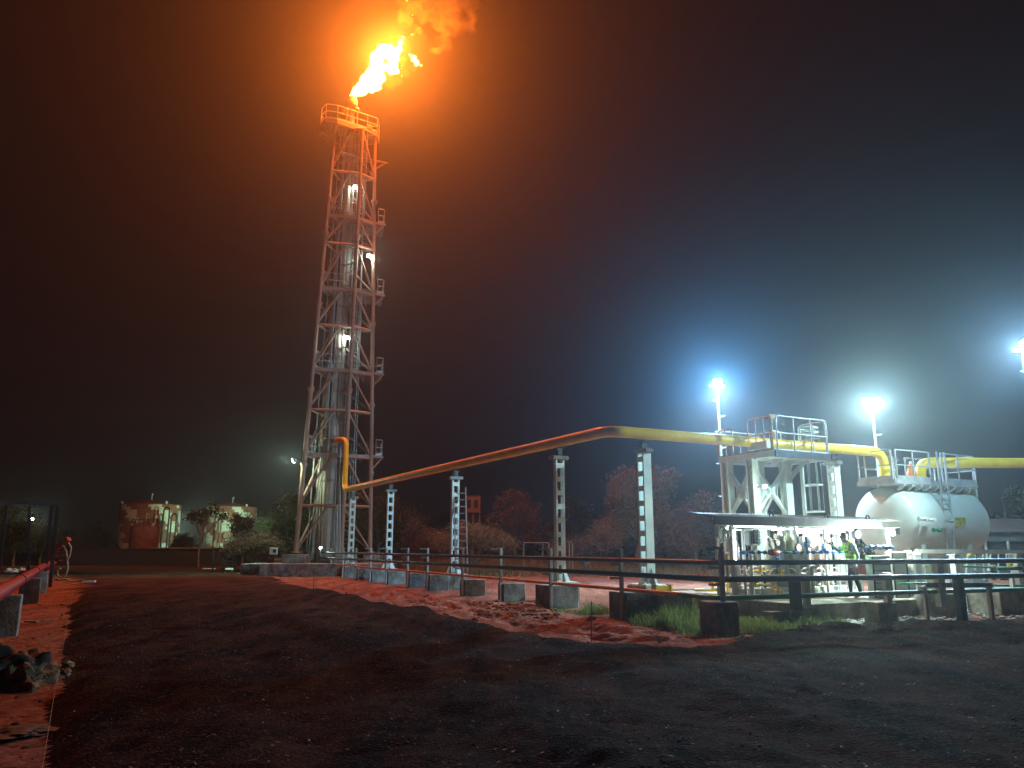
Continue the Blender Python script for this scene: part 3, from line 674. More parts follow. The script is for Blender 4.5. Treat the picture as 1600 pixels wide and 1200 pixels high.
# small ladder leaning on the second post
b0 = V((-2.12, 33.6, .3))
ld = thing('leaning_ladder', b0, 'thin aluminium ladder propped against a perforated pipe post', 'ladder')
mb = MB(); sd_ = V((.95, .2, 0)).normalized() * .26; tpp = V((-2.3, 34.1, 4.3))
for s in (-1, 1): mb.bar(b0 + sd_ * s, tpp + sd_ * s, .035, .05, sd_)
mb.build('side_rails', steel, ld)
for k in range(13): c = b0.lerp(tpp, (k + .7) / 13.6); MB().tube(c - sd_, c + sd_, .014, 6).build('rung', steel, ld)

# ------------------------------------------------------------------ low pipe track (reads as a fence): posts, three pipes, concrete blocks
LEG = [V((2.67 + .43 * 3.667, 19.35 - .9 * 3.667, 0))]
ts = [0, 3.64, 7.07, 10.39, 14.21, 16.79, 20.0, 22.81, 25.77, 28.67, 31.79, 35.13]
line1 = [V((2.67 - .43 * t, 19.35 + .9 * t, 0)) for t in ts]
CORNER = atx(1133, 16.0, 0)
FD = V((-.43, .9, 0)).normalized(); FN = V((.9, .43, 0)).normalized()
seg2 = [atx(1247, 16.75, 0), atx(1515, 17.6, 0), V((13.6, 18.9, 0))]
E2 = V((14.6, 19.1, 0))
G2 = (E2 - CORNER).normalized()
zt1, zt2, zt3 = 1.40, 1.07, .70
def off(p, n, d, z): return V((p.x, p.y, z)) + n * d
far0 = line1[-1] + FD * 1.2
for z, r, m_, lab, nm in ((zt1, .055, dark, 'upper of the two dark rails of the pipe track in the foreground', 'dark_pipe'),
                          (zt2, .06, dark, 'lower of the two dark rails of the pipe track in the foreground', 'dark_pipe')):
    mb = MB(); mb.path([off(far0, FN, -.08, z), off(CORNER, FN, -.08, z - .0), off(E2, FN, -.08, z)], r, 12, bend=.5)
    tag(mb.build(nm, m_), lab, 'pipe', 'pipes of the low pipe track')
mb = MB(); N2_ = V((G2.y, -G2.x, 0))
c_t = 0.62
mb.path([off(far0, FN, .12, zt3), off(CORNER - FD * -1.6, FN, .12, zt3)], .045, 12)
tag(mb.build('orange_pipe', orangep), 'thin orange pipe under the two dark rails, lying on the concrete blocks', 'pipe', 'pipes of the low pipe track')
gp0 = off(CORNER + FD * 1.6, FN, .12, zt3)
mb = MB(); mb.path([gp0, off(CORNER + FD * .3, FN, .12, zt3 - .02), atx(1180, 16.6, .69), atx(1440, 17.9, .72), atx(1700, 19.3, .74)], .05, 12, bend=.5)
tag(mb.build('green_pipe', greenp), 'dark green pipe running right under the dark rails past the person', 'pipe', 'pipes of the low pipe track')
def track_post(p, d, n, label, h=1.68):
    t = thing('pipe_track_post', p, label, 'post', 'posts of the low pipe track')
    mb = MB(); mb.box(p + UP * (h / 2), (.085, .085, h), d, n, UP, ch=.008); mb.build('upright', steel, t)
    for z, L in ((h - .03, .34), (zt1 - .10, .30), (zt2 - .10, .30)):
        a = MB(); a.bar(p + UP * z - n * .01, p + UP * z - n * .01 + d * .0 + V((-.92, -.1, 0)) * L, .045, .05, UP); a.build('arm', steel, t)
    return t
names = ['nearest before the corner, beside the grass', 'standing in front of the pale perforated post', 'beside the block with streaks of shadow',
         'in front of the post that has the ladder', 'to the left of the ladder post', 'second to the left of the ladder post', 'in front of the third perforated post',
         'left of the third perforated post', 'under the right edge of the flare tower', 'below the yellow downpipe', 'in front of the ribbed drum, right side', 'farthest one, at the foot of the ribbed drum']
blk_rng = random.Random(2)
for k, p in enumerate(line1):
    track_post(p, FD, FN, 'square steel track post ' + names[k])
    s = [(.80, .80), (.95, .95), (.80, .45), (.82, .5)][k] if k < 4 else (.85, .5)
    c = p + FN * (s[0] / 2 + .06) + FD * (s[1] / 2 - .1 + (.25 if k == 1 else 0))
    hgt = .60 + blk_rng.uniform(-.04, .03)
    bm = MB(); bm.box(c + UP * (hgt / 2 - .05), (s[0], s[1], hgt + .1), FN, FD, UP, ch=.025)
    o = bm.build('concrete_block', conc, None, origin=(c.x, c.y, 0))
    tag(o, 'rough grey concrete block ' + ['behind the nearest track post, grass at its foot', 'with a browner left side, in front of the pale perforated post', 'with slanting shadow streaks and a broken corner', 'pale and stained, right of the ladder post', 'just left of the ladder post',
        'second to the left of the ladder post', 'third to the left of the ladder post', 'behind the right corner leg of the tower', 'fourth from the far end of the track', 'third from the far end of the track', 'second from the far end of the track', 'at the far end of the track, by the ribbed drum'][k], 'concrete block', 'concrete blocks under the pipe track')
cb = CORNER + V((-.05, .05, 0))
track_post(CORNER, FD, FN, 'dark thick post at the corner of the pipe track, on a black block', 1.72)
bm = MB(); bm.box(V((cb.x - .02, cb.y + .05, .29)), (.56, .56, .70), FN, FD, UP, ch=.02)
tag(bm.build('concrete_block', conc, None, origin=(cb.x, cb.y, 0)), 'dark block under the corner post, ringed by grass', 'concrete block', 'concrete blocks under the pipe track')
q2 = atz(1052, 968, 0.0)
bm = MB(); bm.box(V((q2.x, q2.y + .4, .26)), (.85, .8, .66), FN, FD, UP, ch=.025)
tag(bm.build('concrete_block', conc, None, origin=(q2.x, q2.y, 0)), 'smooth grey block in tall grass between the nearest post and the corner post', 'concrete block', 'concrete blocks under the pipe track')
def plain_post(p, z0, z1, s, label, m_, tilt=V((0, 0, 0)), arm=None):
    mb = MB(); mb.bar(V((p.x, p.y, z0)) , V((p.x, p.y, z1)) + tilt, s, s, G2)
    mb.bar(V((p.x, p.y, z1 - .03)) - G2 * .1, V((p.x, p.y, z1 - .03)) + G2 * .1, s * 1.1, .03, UP)
    o = mb.build('track_post', m_, None, origin=(p.x, p.y, z0))
    return tag(o, label, 'post', 'stout posts on the right part of the track')
plain_post(seg2[0], .42, 1.12, .18, 'wide black post on the edge of the concrete slab, left of the person', dark)
plain_post(atx(1264, 17.3, 0), .42, 1.1, .12, 'slim grey post right behind the wide black post', steel)
plain_post(atx(1391, 17.9, 0), .50, 1.15, .13, 'grey-green steel post standing on a short block right of the person', steel)
plain_post(atx(1475, 18.0, 0), .40, 1.35, .17, 'thick grey post hanging over the round concrete block', steel)
plain_post(atx(1505, 17.7, 0), .0, 1.12, .16, 'dark stout post with its foot in the soil, right of the round block', dark)
plain_post(atx(1450, 17.9, 0), .0, .85, .08, 'slim bent-frame leg left of the round block', steel)
plain_post(atx(1552, 17.9, 0), .0, .85, .08, 'slim bent-frame leg right of the dark stout post', steel)
a_, b_ = atx(1447, 17.95, .87), atx(1550, 17.95, .87)
tag(MB().bar(a_, b_, .07, .1, UP).build('cross_bar', dark, None), 'low dark crossbar joining the two slim legs at the right', 'crossbar')
p_ = atx(1385, 17.8, 0); bm = MB(); bm.box(V((p_.x, p_.y + .22, .22)), (.5, .5, .56), G2, V((-G2.y, G2.x, 0)), UP, ch=.02)
tag(bm.build('concrete_block', concw, None, origin=(p_.x, p_.y, 0)), 'short block with a slanting shadow, against the front of the slab', 'concrete block', 'concrete blocks under the pipe track')
p_ = atz(1482, 966, 0.0); bm = MB(); bm.lathe(V((p_.x, p_.y + .5, -.05)), UP, [(0, .52), (.5, .50), (.62, .46)], 18)
tag(bm.build('round_footing', conc, None, origin=(p_.x, p_.y, 0)), 'rounded concrete footing lit green-white, right of the slab', 'footing')
p_ = atz(1585, 962, 0.0); bm = MB(); bm.box(V((p_.x, p_.y + .6, .3)), (1.3, .9, .74), U, W, UP, ch=.02)
tag(bm.build('concrete_block', conc, None, origin=(p_.x, p_.y, 0)), 'big grey block at the right edge of the view', 'concrete block', 'concrete blocks under the pipe track')

# ------------------------------------------------------------------ slab under the instrument skid
SC = atz(1256, 946, .40)                        # near corner of the slab
ZS_ = .42
sl = MB(); sl.box(fac(SC, 2.55, 3.2, .16), (5.1, 6.4, .52), U, W, UP, ch=.015)
slab = tag(sl.build('concrete_slab', concw, None, origin=(SC.x, SC.y, 0)), 'raised concrete slab the instrument skid and the person stand on', 'concrete slab')
st = MB(); s1 = fac(SC, -.35, 2.3); st.box(V((s1.x, s1.y, .04)), (.7, .5, .22), U, W, UP); st.build('step', concw, slab)
st = MB(); s1 = fac(SC, -.25, .7); st.box(V((s1.x, s1.y, .08)), (.4, .35, .30), U, W, UP); st.build('step', concw, slab)

# ------------------------------------------------------------------ access platform over the pipe
N0 = V((8.67, 25.3, 0)); ZD = 4.87
pf = thing('access_platform', N0, 'pale green steel access platform with cross braces under the yellow pipe', 'access platform')
cols = {'A': fac(N0, .05, 2.3), 'B': fac(N0, 0.05, 1.1), 'C': fac(N0, 1.5, 1.0), 'D': fac(N0, 1.55, 2.3)}
for k, p in cols.items():
    s = .3
    mb = MB(); q = V((p.x, p.y, 0))
    for sg in (-1, 1): mb.bar(q + W * sg * s * .45 + UP * .0, q + W * sg * s * .45 + UP * (ZD - .2), .03, s, U)
    mb.bar(q, q + UP * (ZD - .2), s * .84, .02, U); 
    mb.build('column', wpaint, pf)
for a, b in (('A', 'B'), ('B', 'C'), ('A', 'D'), ('D', 'C')):
    p, q = cols[a], cols[b]
    z0, z1 = 2.75, ZD - .45
    for (s, t) in (((p, z0), (q, z1)), ((p, z1), (q, z0))):
        MB().bar(s[0] + UP * s[1], t[0] + UP * t[1], .13, .09, UP).build('brace', wpaint, pf)
    g = MB(); c = (p + q) / 2; d = (q - p).normalized(); nn = UP.cross(d)
    g.box(V((c.x, c.y, (z0 + z1) / 2)), (.42, .03, .42), d, nn, UP); g.build('gusset_plate', wpaint, pf)
    MB().bar(p + UP * 2.6, q + UP * 2.6, .12, .16, UP).build('tie_beam', wpaint, pf)
MB().bar(cols['C'] + UP * 3.9, fac(N0, 2.45, 1.0, ZD - .2), .12, .14, UP).build('knee_brace', wpaint, pf)
MB().bar(cols['C'] + UP * 3.5 + W * .6, fac(N0, 2.45, 2.0, ZD - .2), .06, .08, UP).build('knee_brace', orangep, pf)
dk = MB(); dk.slab([fac(N0, 0, 0, ZD), fac(N0, 2.6, 0, ZD), fac(N0, 2.6, 2.6, ZD), fac(N0, 0, 2.6, ZD)], .04, UP)
dko = dk.build('deck', steel, pf)
fr = MB(); cr = [fac(N0, 0, 0, ZD - .12), fac(N0, 2.6, 0, ZD - .12), fac(N0, 2.6, 2.6, ZD - .12), fac(N0, 0, 2.6, ZD - .12)]
for k, (a, b) in enumerate(zip(cr, cr[1:] + cr[:1])):
    e = MB(); e.bar(a, b, .1, .22, UP); e.build('edge_beam', wpaint if k != 0 else dark, pf)
for t in (.25, .5, .75): MB().bar(cr[0].lerp(cr[1], t) - UP * .02, cr[3].lerp(cr[2], t) - UP * .02, .08, .16, UP).build('joist', wpaint, pf)
for t in (.35, .8): MB().bar(cr[0].lerp(cr[3], t) - UP * .06, cr[1].lerp(cr[2], t) - UP * .06, .1, .16, UP).build('joist', wpaint, pf)
# upper saddle beams over the pipe, and two more short levels
MB().bar(fac(N0, -.05, 0.2, ZD + .2), fac(N0, .05, 1.2, ZD + .2), .16, .24, UP).build('saddle_beam', wpaint, pf)
def hoop(a, b, z, h, parent, m=steel, r=.026, mid=True, rb=.16, posts=1):
    """a framed hoop of handrail with rounded corners and its posts"""
    a, b = V((a.x, a.y, z)), V((b.x, b.y, z)); mb = MB(); d = (b - a).normalized()
    mb.path([a, a + UP * h, b + UP * h, b], r, 7, bend=rb)
    if mid: mb.tube(a + UP * h * .5, b + UP * h * .5, r * .9, 7)
    for k in range(posts): c = a.lerp(b, (k + 1) / (posts + 1)); mb.tube(c - UP * .12, c + UP * h, r * .9, 7)
    return mb.build('handrail_hoop', m, parent)
hoop(fac(N0, 0, .05), fac(N0, 0, 1.15), ZD, 1.15, pf, orangep, posts=2)
hoop(fac(N0, 0, 1.9), fac(N0, 0, 2.6), ZD, .95, pf, orangep, posts=1)
hoop(fac(N0, .05, 2.6), fac(N0, 2.0, 2.6), ZD, .95, pf, posts=1)
hoop(fac(N0, .15, 0), fac(N0, 2.55, 0), ZD, 1.15, pf, posts=2)
hoop(fac(N0, 2.6, .1), fac(N0, 2.6, 1.2), ZD, 1.15, pf, posts=1)
hoop(fac(N0, 1.0, 1.1), fac(N0, 1.5, 1.1), ZD + .1, .75, pf, wsteel, mid=False, posts=1)
hl = MB(); hl.box(fac(N0, .25, .35, ZD + 1.15), (.45, .32, .18), U, W, UP, ch=.05); hl.tube(fac(N0, .25, .35, ZD), fac(N0, .25, .35, ZD + 1.1), .04, 8); hl.build('beacon_box', plank, pf)
cage_ladder(fac(N0, 2.85, 1.5, 2.2), ZD + 1.1, (.95, -.3, 0), (.3, .95, 0), pf, .75, m=wpaint, wd=.42)
cage_ladder(fac(N0, 1.9, 1.35, ZD + .05), ZD + 1.55, (.9, -.3, 0), (.6, .8, 0), pf, None, m=steel, wd=.5)
MB().bar(fac(N0, 2.65, 1.3, .4), fac(N0, 2.65, 1.3, ZD), .1, .1, U).build('ladder_post', wpaint, pf)
l8 = at(1195, 760, 25.7); floodlight(l8, l8 + V((-.25, -1, -.2)), 120, 'small lit lamp fixed to a column of the access platform', spot=160, w_=.13, arm=l8 + V((-.3, 1.2, 0)), size=.1, soft=.06, glow=25)

# ------------------------------------------------------------------ pressure vessel
C1 = V((13.95, 29.0, 2.66)); RV = 1.27; LV = 4.1
vs = thing('pressure_vessel', (C1.x, C1.y, .4), 'big pale horizontal pressure vessel with rounded ends and a railed platform on top', 'pressure vessel')
prof = [(-.72 * math.cos(a), RV * math.sin(a)) for a in np.linspace(0.06, math.pi / 2, 12)] + [(LV + .62 * math.sin(a), RV * math.cos(a)) for a in np.linspace(0, math.pi / 2 - .06, 12)]
mb = MB(); mb.lathe(C1, U, prof, 48); sh = mb.build('shell', vessel_m, vs)
for t in (0, 2.05, LV):
    f = MB(); f.lathe(C1 + U * (t - .02), U, [(0, RV), (.004, RV + .008), (.036, RV + .008), (.04, RV)], 48); f.build('weld_seam', vessel_m, sh)
for t in (.55, 3.3):
    f = MB(); f.box(C1 + U * t + UP * -1.35, (.24, 1.9, 1.6), U, W, UP, ch=.01)
    for s in (-1, 0, 1): f.box(C1 + U * t + W * s * .8 + UP * -1.3, (.7, .04, 1.5), U, W, UP)
    f.box(C1 + U * t + UP * -2.25, (.8, 2.3, .4), U, W, UP); f.build('saddle', vessel_m, vs)
nz = MB()
for t, h, r in ((.0, 1.3, .2), (3.9, 1.3, .2)): nz.tube(C1 + U * t + UP * 1.1, C1 + U * t + UP * h, r, 16)
nz.build('top_nozzle', vessel_m, vs)
def valve(c, d, s, m, wheel, parent, name='valve'):
    c, d = V(c), V(d).normalized(); mb = MB()
    mb.lathe(c - d * s, d, [(0, s * .5), (s * .15, s * .5), (s * .18, s * .22), (s * .9, s * .36), (s * 1.1, s * .36), (s * 1.82, s * .22), (s * 1.85, s * .5), (s * 2, s * .5)], 12)
    o = mb.build(name, m, parent)
    if wheel is not None:
        wv = V(wheel).normalized(); h = MB(); h.tube(c, c + wv * s * 1.1, s * .09, 6); cc = c + wv * s * 1.1
        x = wv.orthogonal().normalized(); y = wv.cross(x)
        h.path([cc + (x * math.cos(a) + y * math.sin(a)) * s * .5 for a in np.linspace(0, 2 * math.pi, 13)[:-1]], s * .07, 5, closed=True)
        h.bar(cc - x * s * .5, cc + x * s * .5, s * .06); h.bar(cc - y * s * .5, cc + y * s * .5, s * .06)
        h.build('handwheel', m, o) if parent is None or parent.type == 'EMPTY' else h.build('handwheel', m, parent)
    return o
def on_shell(x, y, out=0.0):
    """point of the vessel's near side seen at x, y"""
    for k in range(400):
        p = at(x, y, 26 + k * .02); d = p - C1; a = d.dot(U); rr = (d - U * a).length
        if rr < RV + out: return p
    return at(x, y, 29)
for (x, y, m_) in ((1440, 811, wsteel), (1453, 812, wsteel), (1463, 828, greenp), (1483, 814, steel)):
    valve(on_shell(x, y, .2), U, .16, m_, (-W + U * .4), vs)
sg = MB(); c = on_shell(1501, 815, .03); nn = (c - C1); nn = (nn - U * nn.dot(U)).normalized(); tt = nn.cross(U)
if tt.z < 0: tt = -tt
sg.box(c + tt * .085, (.62, .02, .13), U, nn, tt); sg.box(c - tt * .085, (.62, .02, .13), U, nn, tt); so = sg.build('name_plate', signy, vs)
tx = bpy.data.curves.new('plate_print', 'FONT'); tx.body = 'KOD 101\nV-201-01'; tx.size = .15; tx.align_x = 'CENTER'; tx.align_y = 'CENTER'; tx.extrude = .002; tx.space_line = 1.1
tx.materials.append(black); to = bpy.data.objects.new('plate_print', tx); C.objects.link(to)
R = Matrix((U, tt, nn)).transposed().to_4x4(); R.translation = c + nn * .014; to.matrix_world = R
bpy.context.view_layer.update(); pm = bpy.data.meshes.new_from_object(to.evaluated_get(bpy.context.evaluated_depsgraph_get())); pm.transform(R); bpy.data.objects.remove(to)
pm.materials.clear(); pm.materials.append(black); to = bpy.data.objects.new('plate_print', pm); C.objects.link(to); to.parent = so; to.location = -wloc(so)
# top platform of the vessel
NV = V((13.85, 27.9, 0)); ZV = 4.10
vp = MB(); vp.slab([fac(NV, 0, 0, ZV), fac(NV, 4.85, 0, ZV), fac(NV, 4.85, 1.6, ZV), fac(NV, 0, 1.6, ZV)], .04, UP); vdk = vp.build('platform_deck', steel, vs)
cr = [fac(NV, 0, 0, ZV - .07), fac(NV, 4.85, 0, ZV - .07), fac(NV, 4.85, 1.6, ZV - .07), fac(NV, 0, 1.6, ZV - .07)]
for a, b in zip(cr, cr[1:] + cr[:1]): MB().bar(a, b, .07, .13, UP).build('platform_beam', steel, vs)
for k in range(9):
    t = .1 + k * .1; a = cr[0].lerp(cr[1], t)
    g = MB(); g.bar(a - UP * .05, a + W * 1.1 - UP * .05, .09, .12, UP); g.bar(a - UP * .08, a + W * .62 - UP * .45 + U * .12, .08, .1, U); g.build('outrigger', wsteel, vs)
for a, b, s in ((1.0, .3, .2), (1.8, .35, .2), (2.9, .3, .22), (4.2, .2, .2)):
    g = MB(); c = fac(NV, a, b, ZV - .48); g.slab([c + V((-.14, 0, 0)), c + V((.14, 0, 0)), c + V((.05, 0, -.34)), c + V((-.05, 0, -.34))][::-1], .03, W); g.build('lifting_lug', vessel_m, vs)
def fence_frame(a, b, parent, n=1, h=1.1):
    mb = MB(); a, b = V((a.x, a.y, ZV)), V((b.x, b.y, ZV))
    mb.bar(a + UP * h, b + UP * h, .04, .045, UP); mb.bar(a + UP * h * .5, b + UP * h * .5, .035, .04, UP); mb.bar(a + UP * .1, b + UP * .1, .012, .13, UP)
    for k in range(n + 2): c = a.lerp(b, k / (n + 1)); mb.bar(c, c + UP * h, .05, .05, U)
    return mb.build('guard_rail', steel, parent)
fence_frame(fac(NV, .12, 0), fac(NV, 2.05, 0), vs, 1); fence_frame(fac(NV, 2.75, 0), fac(NV, 4.8, 0), vs, 1)
fence_frame(fac(NV, 0, .1), fac(NV, 0, 1.5), vs, 0); fence_frame(fac(NV, 4.85, .1), fac(NV, 4.85, 1.5), vs, 0); fence_frame(fac(NV, .5, 1.6), fac(NV, 2.2, 1.6), vs, 1); fence_frame(fac(NV, 2.9, 1.6), fac(NV, 4.7, 1.6), vs, 0)
for a, b in ((1.1, .9), (1.35, 1.2)):
    c = fac(NV, a, b, ZV + .1); g = MB(); g.tube(c, c + UP * .5, .05, 8); g.build('vent_stub', steel, vs); valve(c + UP * .35, U, .13, wsteel, UP, vs)
cn = MB(); cn.lathe(fac(NV, 1.95, .7, ZV + .05), UP, [(0, .08), (.12, .08), (.13, .17), (.3, .18), (.58, .10), (.68, .05)], 14); cn.lathe(fac(NV, 1.95, .7, ZV + .72), UP, [(0, .03), (.03, .06), (.08, .05), (.1, .02)], 10, mi=1); cn.build('relief_valve_cover', [conem, wsteel], vs)
lb = fac(NV, 2.30, -.3, .45)
l2 = MB()
for s in (-1, 1): l2.bar(lb + U * s * .22, V((lb.x, lb.y, ZV + 1.1)) + U * s * .22, .07, .05, W)
z = .7
while z < ZV: l2.tube(V((lb.x, lb.y, z)) - U * .2, V((lb.x, lb.y, z)) + U * .2, .016, 6); z += .3
lo = l2.build('ladder', steel, vs)
tw = MB(); p_ = atx(1537, 30.6, 0); tw.bar(V((p_.x, p_.y, 0)), V((p_.x, p_.y, ZV - .1)), .3, .3, U); tw.bar(V((p_.x - .3, p_.y, 3.4)), V((p_.x - .3, p_.y, ZV)), .12, .12, U); tw.build('support_column', vessel_m, vs)
# second yellow pipe
o2 = C1 + U * 2.62 ; Q0 = V((o2.x - .35, o2.y - .15, 3.9)); Q1 = V((Q0.x, Q0.y, 4.95)); Q2 = atx(2300, 31.5, 5.0)
p2 = MB(); p2.path([Q0, Q1, Q1.lerp(Q2, .5), Q2], .2, 18, bend=.5); 
tag(p2.build('outlet_pipeline', yellow), 'yellow pipe rising from the vessel top and leaving the view on the right', 'pipeline')
# ------------------------------------------------------------------ instrument skid under its canopy
K0 = atx(1151, 19.7, 0)                # left front post
sk = thing('instrument_skid', fac(K0, 0, 0, ZS_), 'brightly lit instrument skid of white pipes, blue valves and gauges under a flat canopy', 'instrument skid')
zc_ = 2.30
P = lambda a, b, z: fac(K0, a, b, z)
for k, (a, b) in enumerate(((0, 0), (2.25, 0), (4.4, 0), (0, .55), (2.25, .55), (4.4, .55))):
    MB().bar(P(a, b, ZS_), P(a, b, zc_), .09, .09, U).build('frame_post', wsteel, sk)
for z in (.55, 1.0, 2.18):
    MB().bar(P(0, 0, z), P(4.4, 0, z), .05, .06, UP).build('frame_rail', wsteel, sk)
    MB().bar(P(0, .55, z), P(4.4, .55, z), .05, .06, UP).build('frame_rail', wsteel, sk)
# canopy
cnp = MB(); ra, rb = -1.25, 5.6
cnp.slab([P(ra, -.75, 2.40), P(rb, -.75, 2.40), P(rb, .7, 2.55), P(ra + .55, .7, 2.55)], .035, UP)
can = cnp.build('canopy_roof', roof_m, sk)
MB().bar(P(ra, -.76, 2.33), P(rb - .9, -.76, 2.33), .04, .20, UP).build('fascia', dark, can)  # dark colour stands for the unlit front of the canopy
MB().bar(P(ra, -.76, 2.22), P(rb - .9, -.76, 2.22), .05, .02, UP).build('gutter_lip', wsteel, can)
for a in (0, 2.25, 4.4): MB().bar(P(a, -.7, 2.31), P(a, .65, 2.46), .06, .1, UP).build('rafter', wsteel, can)
for a in (1.1, 3.1, 4.75):
    e = MB(); c = P(a, -.3, 2.50); e.path([c + (U * math.cos(t) + UP * math.sin(t)) * .07 for t in np.linspace(0, 2 * math.pi, 11)[:-1]], .02, 6, closed=True); e.bar(c - UP * .07, c - UP * .14, .05); e.build('lifting_eye', dark, can)
# light tubes
tube_m = emit('light_tube', (0.90, 1.0, 1.0), 16.0)
def tube_lamp(a, b, power, label):
    a, b = V(a), V(b); c = (a + b) / 2; L = (b - a).length
    t = thing('tube_light', c, label, 'tube light', 'tube lights of the instrument skid')
    MB().tube(a, b, .022, 8).build('glowing_tube', tube_m, t)
    d = (b - a).normalized(); MB().bar(a + W * .03, b + W * .03, .06, .05, W if abs(d.z) > .5 else UP).build('batten_fitting', wsteel, t)
    l = bpy.data.lights.new('tube_glow', 'AREA'); l.shape = 'RECTANGLE'; l.size = L; l.size_y = .05; l.energy = power; l.color = (.86, 1.0, .96)
    o = bpy.data.objects.new('tube_glow', l); C.objects.link(o); o.parent = t
    X = d; Z = (W * -.3 + UP * 1.0).normalized() if abs(d.z) < .5 else -W
    Z = (Z - X * Z.dot(X)).normalized(); Y = Z.cross(X); M = Matrix((X, Y, Z)).transposed().to_4x4()
    o.rotation_euler = M.to_euler(); o.location = -Z * .05
    return t
tube_lamp(P(2.35, .15, 2.10), P(4.3, .15, 2.10), 38, 'long bright tube light under the canopy, left of the person')
tube_lamp(P(.03, -.06, 1.35), P(.03, -.06, 2.1), 32, 'upright glaring tube light at the left end of the instrument skid')
tube_lamp(P(.3, .45, 2.25), P(2.0, .45, 2.25), 32, 'tube light deep under the canopy above the white filters')
# pipework: blue header with valves
hd = MB(); hd.tube(P(.1, -.12, 1.58), P(4.3, -.12, 1.58), .022, 8); hdo = hd.build('header_pipe', bluep, sk)
rng = random.Random(11)
for k in range(17):
    a = .25 + k * .25 + rng.uniform(-.04, .04); m_ = bluep if rng.random() < .78 else greenp
    v = MB(); c = P(a, -.12, 1.58)
    v.lathe(c - U * .06, U, [(0, .035), (.02, .05), (.06, .055), (.1, .05), (.12, .035)], 9); v.tube(c, c - W * .1 + UP * .01, .012, 6); v.bar(c - W * .1 - UP * .05, c - W * .1 + UP * .05, .02, .03, UP)
    v.build('header_valve', m_, sk)
v = MB(); v.lathe(P(1.05, -.2, 1.58), U, [(0, .07), (.04, .09), (.26, .09), (.3, .07)], 12); v.build('red_filter', redp, sk)
v = MB(); v.lathe(P(2.0, -.24, 1.70), -W, [(0, .10), (.05, .10)], 16); v.lathe(P(2.0, -.29, 1.70), -W, [(0, .085), (.005, .085)], 16, mi=1); v.build('pressure_gauge', [redp, paper], sk)
for (a, z, r) in ((1.22, 1.98, .08), (1.30, 1.82, .085), (1.05, 1.9, .06), (1.1, 1.78, .07), (3.35, 1.9, .05)):
    v = MB(); v.lathe(P(a, -.2, z), -W, [(0, r), (.06, r)], 16, mi=0); v.lathe(P(a, -.26, z), -W, [(0, r * .85), (.004, r * .85)], 16, mi=1); v.build('pressure_gauge', [redp if a > 1.2 and a < 2 else steel, paper], sk)
for (a, z0, z1) in ((2.45, 1.58, 2.0), (3.1, 1.58, 1.8), (1.42, 1.2, 1.58), (3.75, 1.58, 1.75)):
    v = MB(); v.tube(P(a, -.14, z0), P(a, -.14, z1), .03, 8); v.box(P(a, -.14, (z0 + z1) / 2), (.09, .09, .14), U, W, UP, ch=.01); v.build('blue_valve_stem', bluep, sk)
# vertical white impulse lines with feet
for k in range(26):
    a = .12 + k * .168 + rng.uniform(-.05, .05); b = rng.choice((-.1, .1, .35, .7)); z0 = rng.choice((ZS_, ZS_, .6, .9)); z1 = rng.choice((1.55, 1.58, 1.2, 2.15))
    m_ = rng.choice((wsteel, wsteel, wpaint, steel, steel, mesh_m, dark)); r = rng.choice((.018, .025, .04, .055))
    v = MB()
    if rng.random() < .45: v.path([P(a, b, z0), P(a, b, z1), P(a + rng.uniform(.1, .35), b, z1)], r, 8, bend=.07)
    else: v.tube(P(a, b, z0), P(a, b, z1), r, 8)
    v.build('impulse_line', m_, sk)
for k in range(7):
    a = .4 + k * .55; v = MB(); c = P(a, .05, .95); v.path([c + U * .2 * math.cos(t) + UP * .22 * math.sin(t) + W * .02 * t for t in np.linspace(0, 5, 12)], .014, 6); v.build('flexible_hose', wsteel, sk)
for (a, z) in ((.75, 1.15), (1.42, 1.1), (1.15, .72), (.55, .85), (2.3, .72), (1.3, .62)):
    valve(P(a, -.16, z), UP, .10, yellow, -W, sk, 'yellow_valve')
for z in (.78, 1.12): MB().tube(P(.35, -.05, z), P(1.15, -.05, z), .03, 8).build('yellow_line', yellow, sk)
v = MB(); v.box(P(.78, .1, 1.95), (.36, .2, .40), U, W, UP, ch=.02); 
v.build('junction_box', mesh_m, sk)
v = MB()
for k in range(6): v.box(P(.64 + k * .056, -.02, 1.97), (.012, .02, .36), U, W, UP)
for k in range(5): v.box(P(.78, -.02, 1.83 + k * .07), (.34, .02, .012), U, W, UP)
v.build('junction_box_grille', dark, sk)
for a, m_, r, z1 in ((1.9, vessel_m, .19, 2.05), (2.3, olive, .17, 2.06), (1.55, vessel_m, .14, 2.0), (.35, wsteel, .12, 1.9)):
    v = MB(); v.lathe(P(a, .3, ZS_ + .12), UP, [(0, r * .7), (.05, r), (z1 - ZS_ - .3, r), (z1 - ZS_ - .2, r * .8), (z1 - ZS_ - .14, r * .3)], 18)
    for s in (0, 2.1, 4.2): v.bar(P(a, .3, ZS_) + V((math.cos(s), math.sin(s), 0)) * r * .8, P(a, .3, ZS_ + .3) + V((math.cos(s), math.sin(s), 0)) * r * .8, .04)
    v.build('filter_vessel', m_, sk)
v = MB(); v.lathe(P(3.05, .3, 1.93), -W, [(0, .24), (.12, .24), (.14, .22)], 24); v.build('round_gauge_case', mesh_m, sk)
v = MB(); v.lathe(P(4.43, -.12, 2.05), -W, [(0, .11), (.08, .11)], 16); v.build('round_gauge_case', mesh_m, sk)
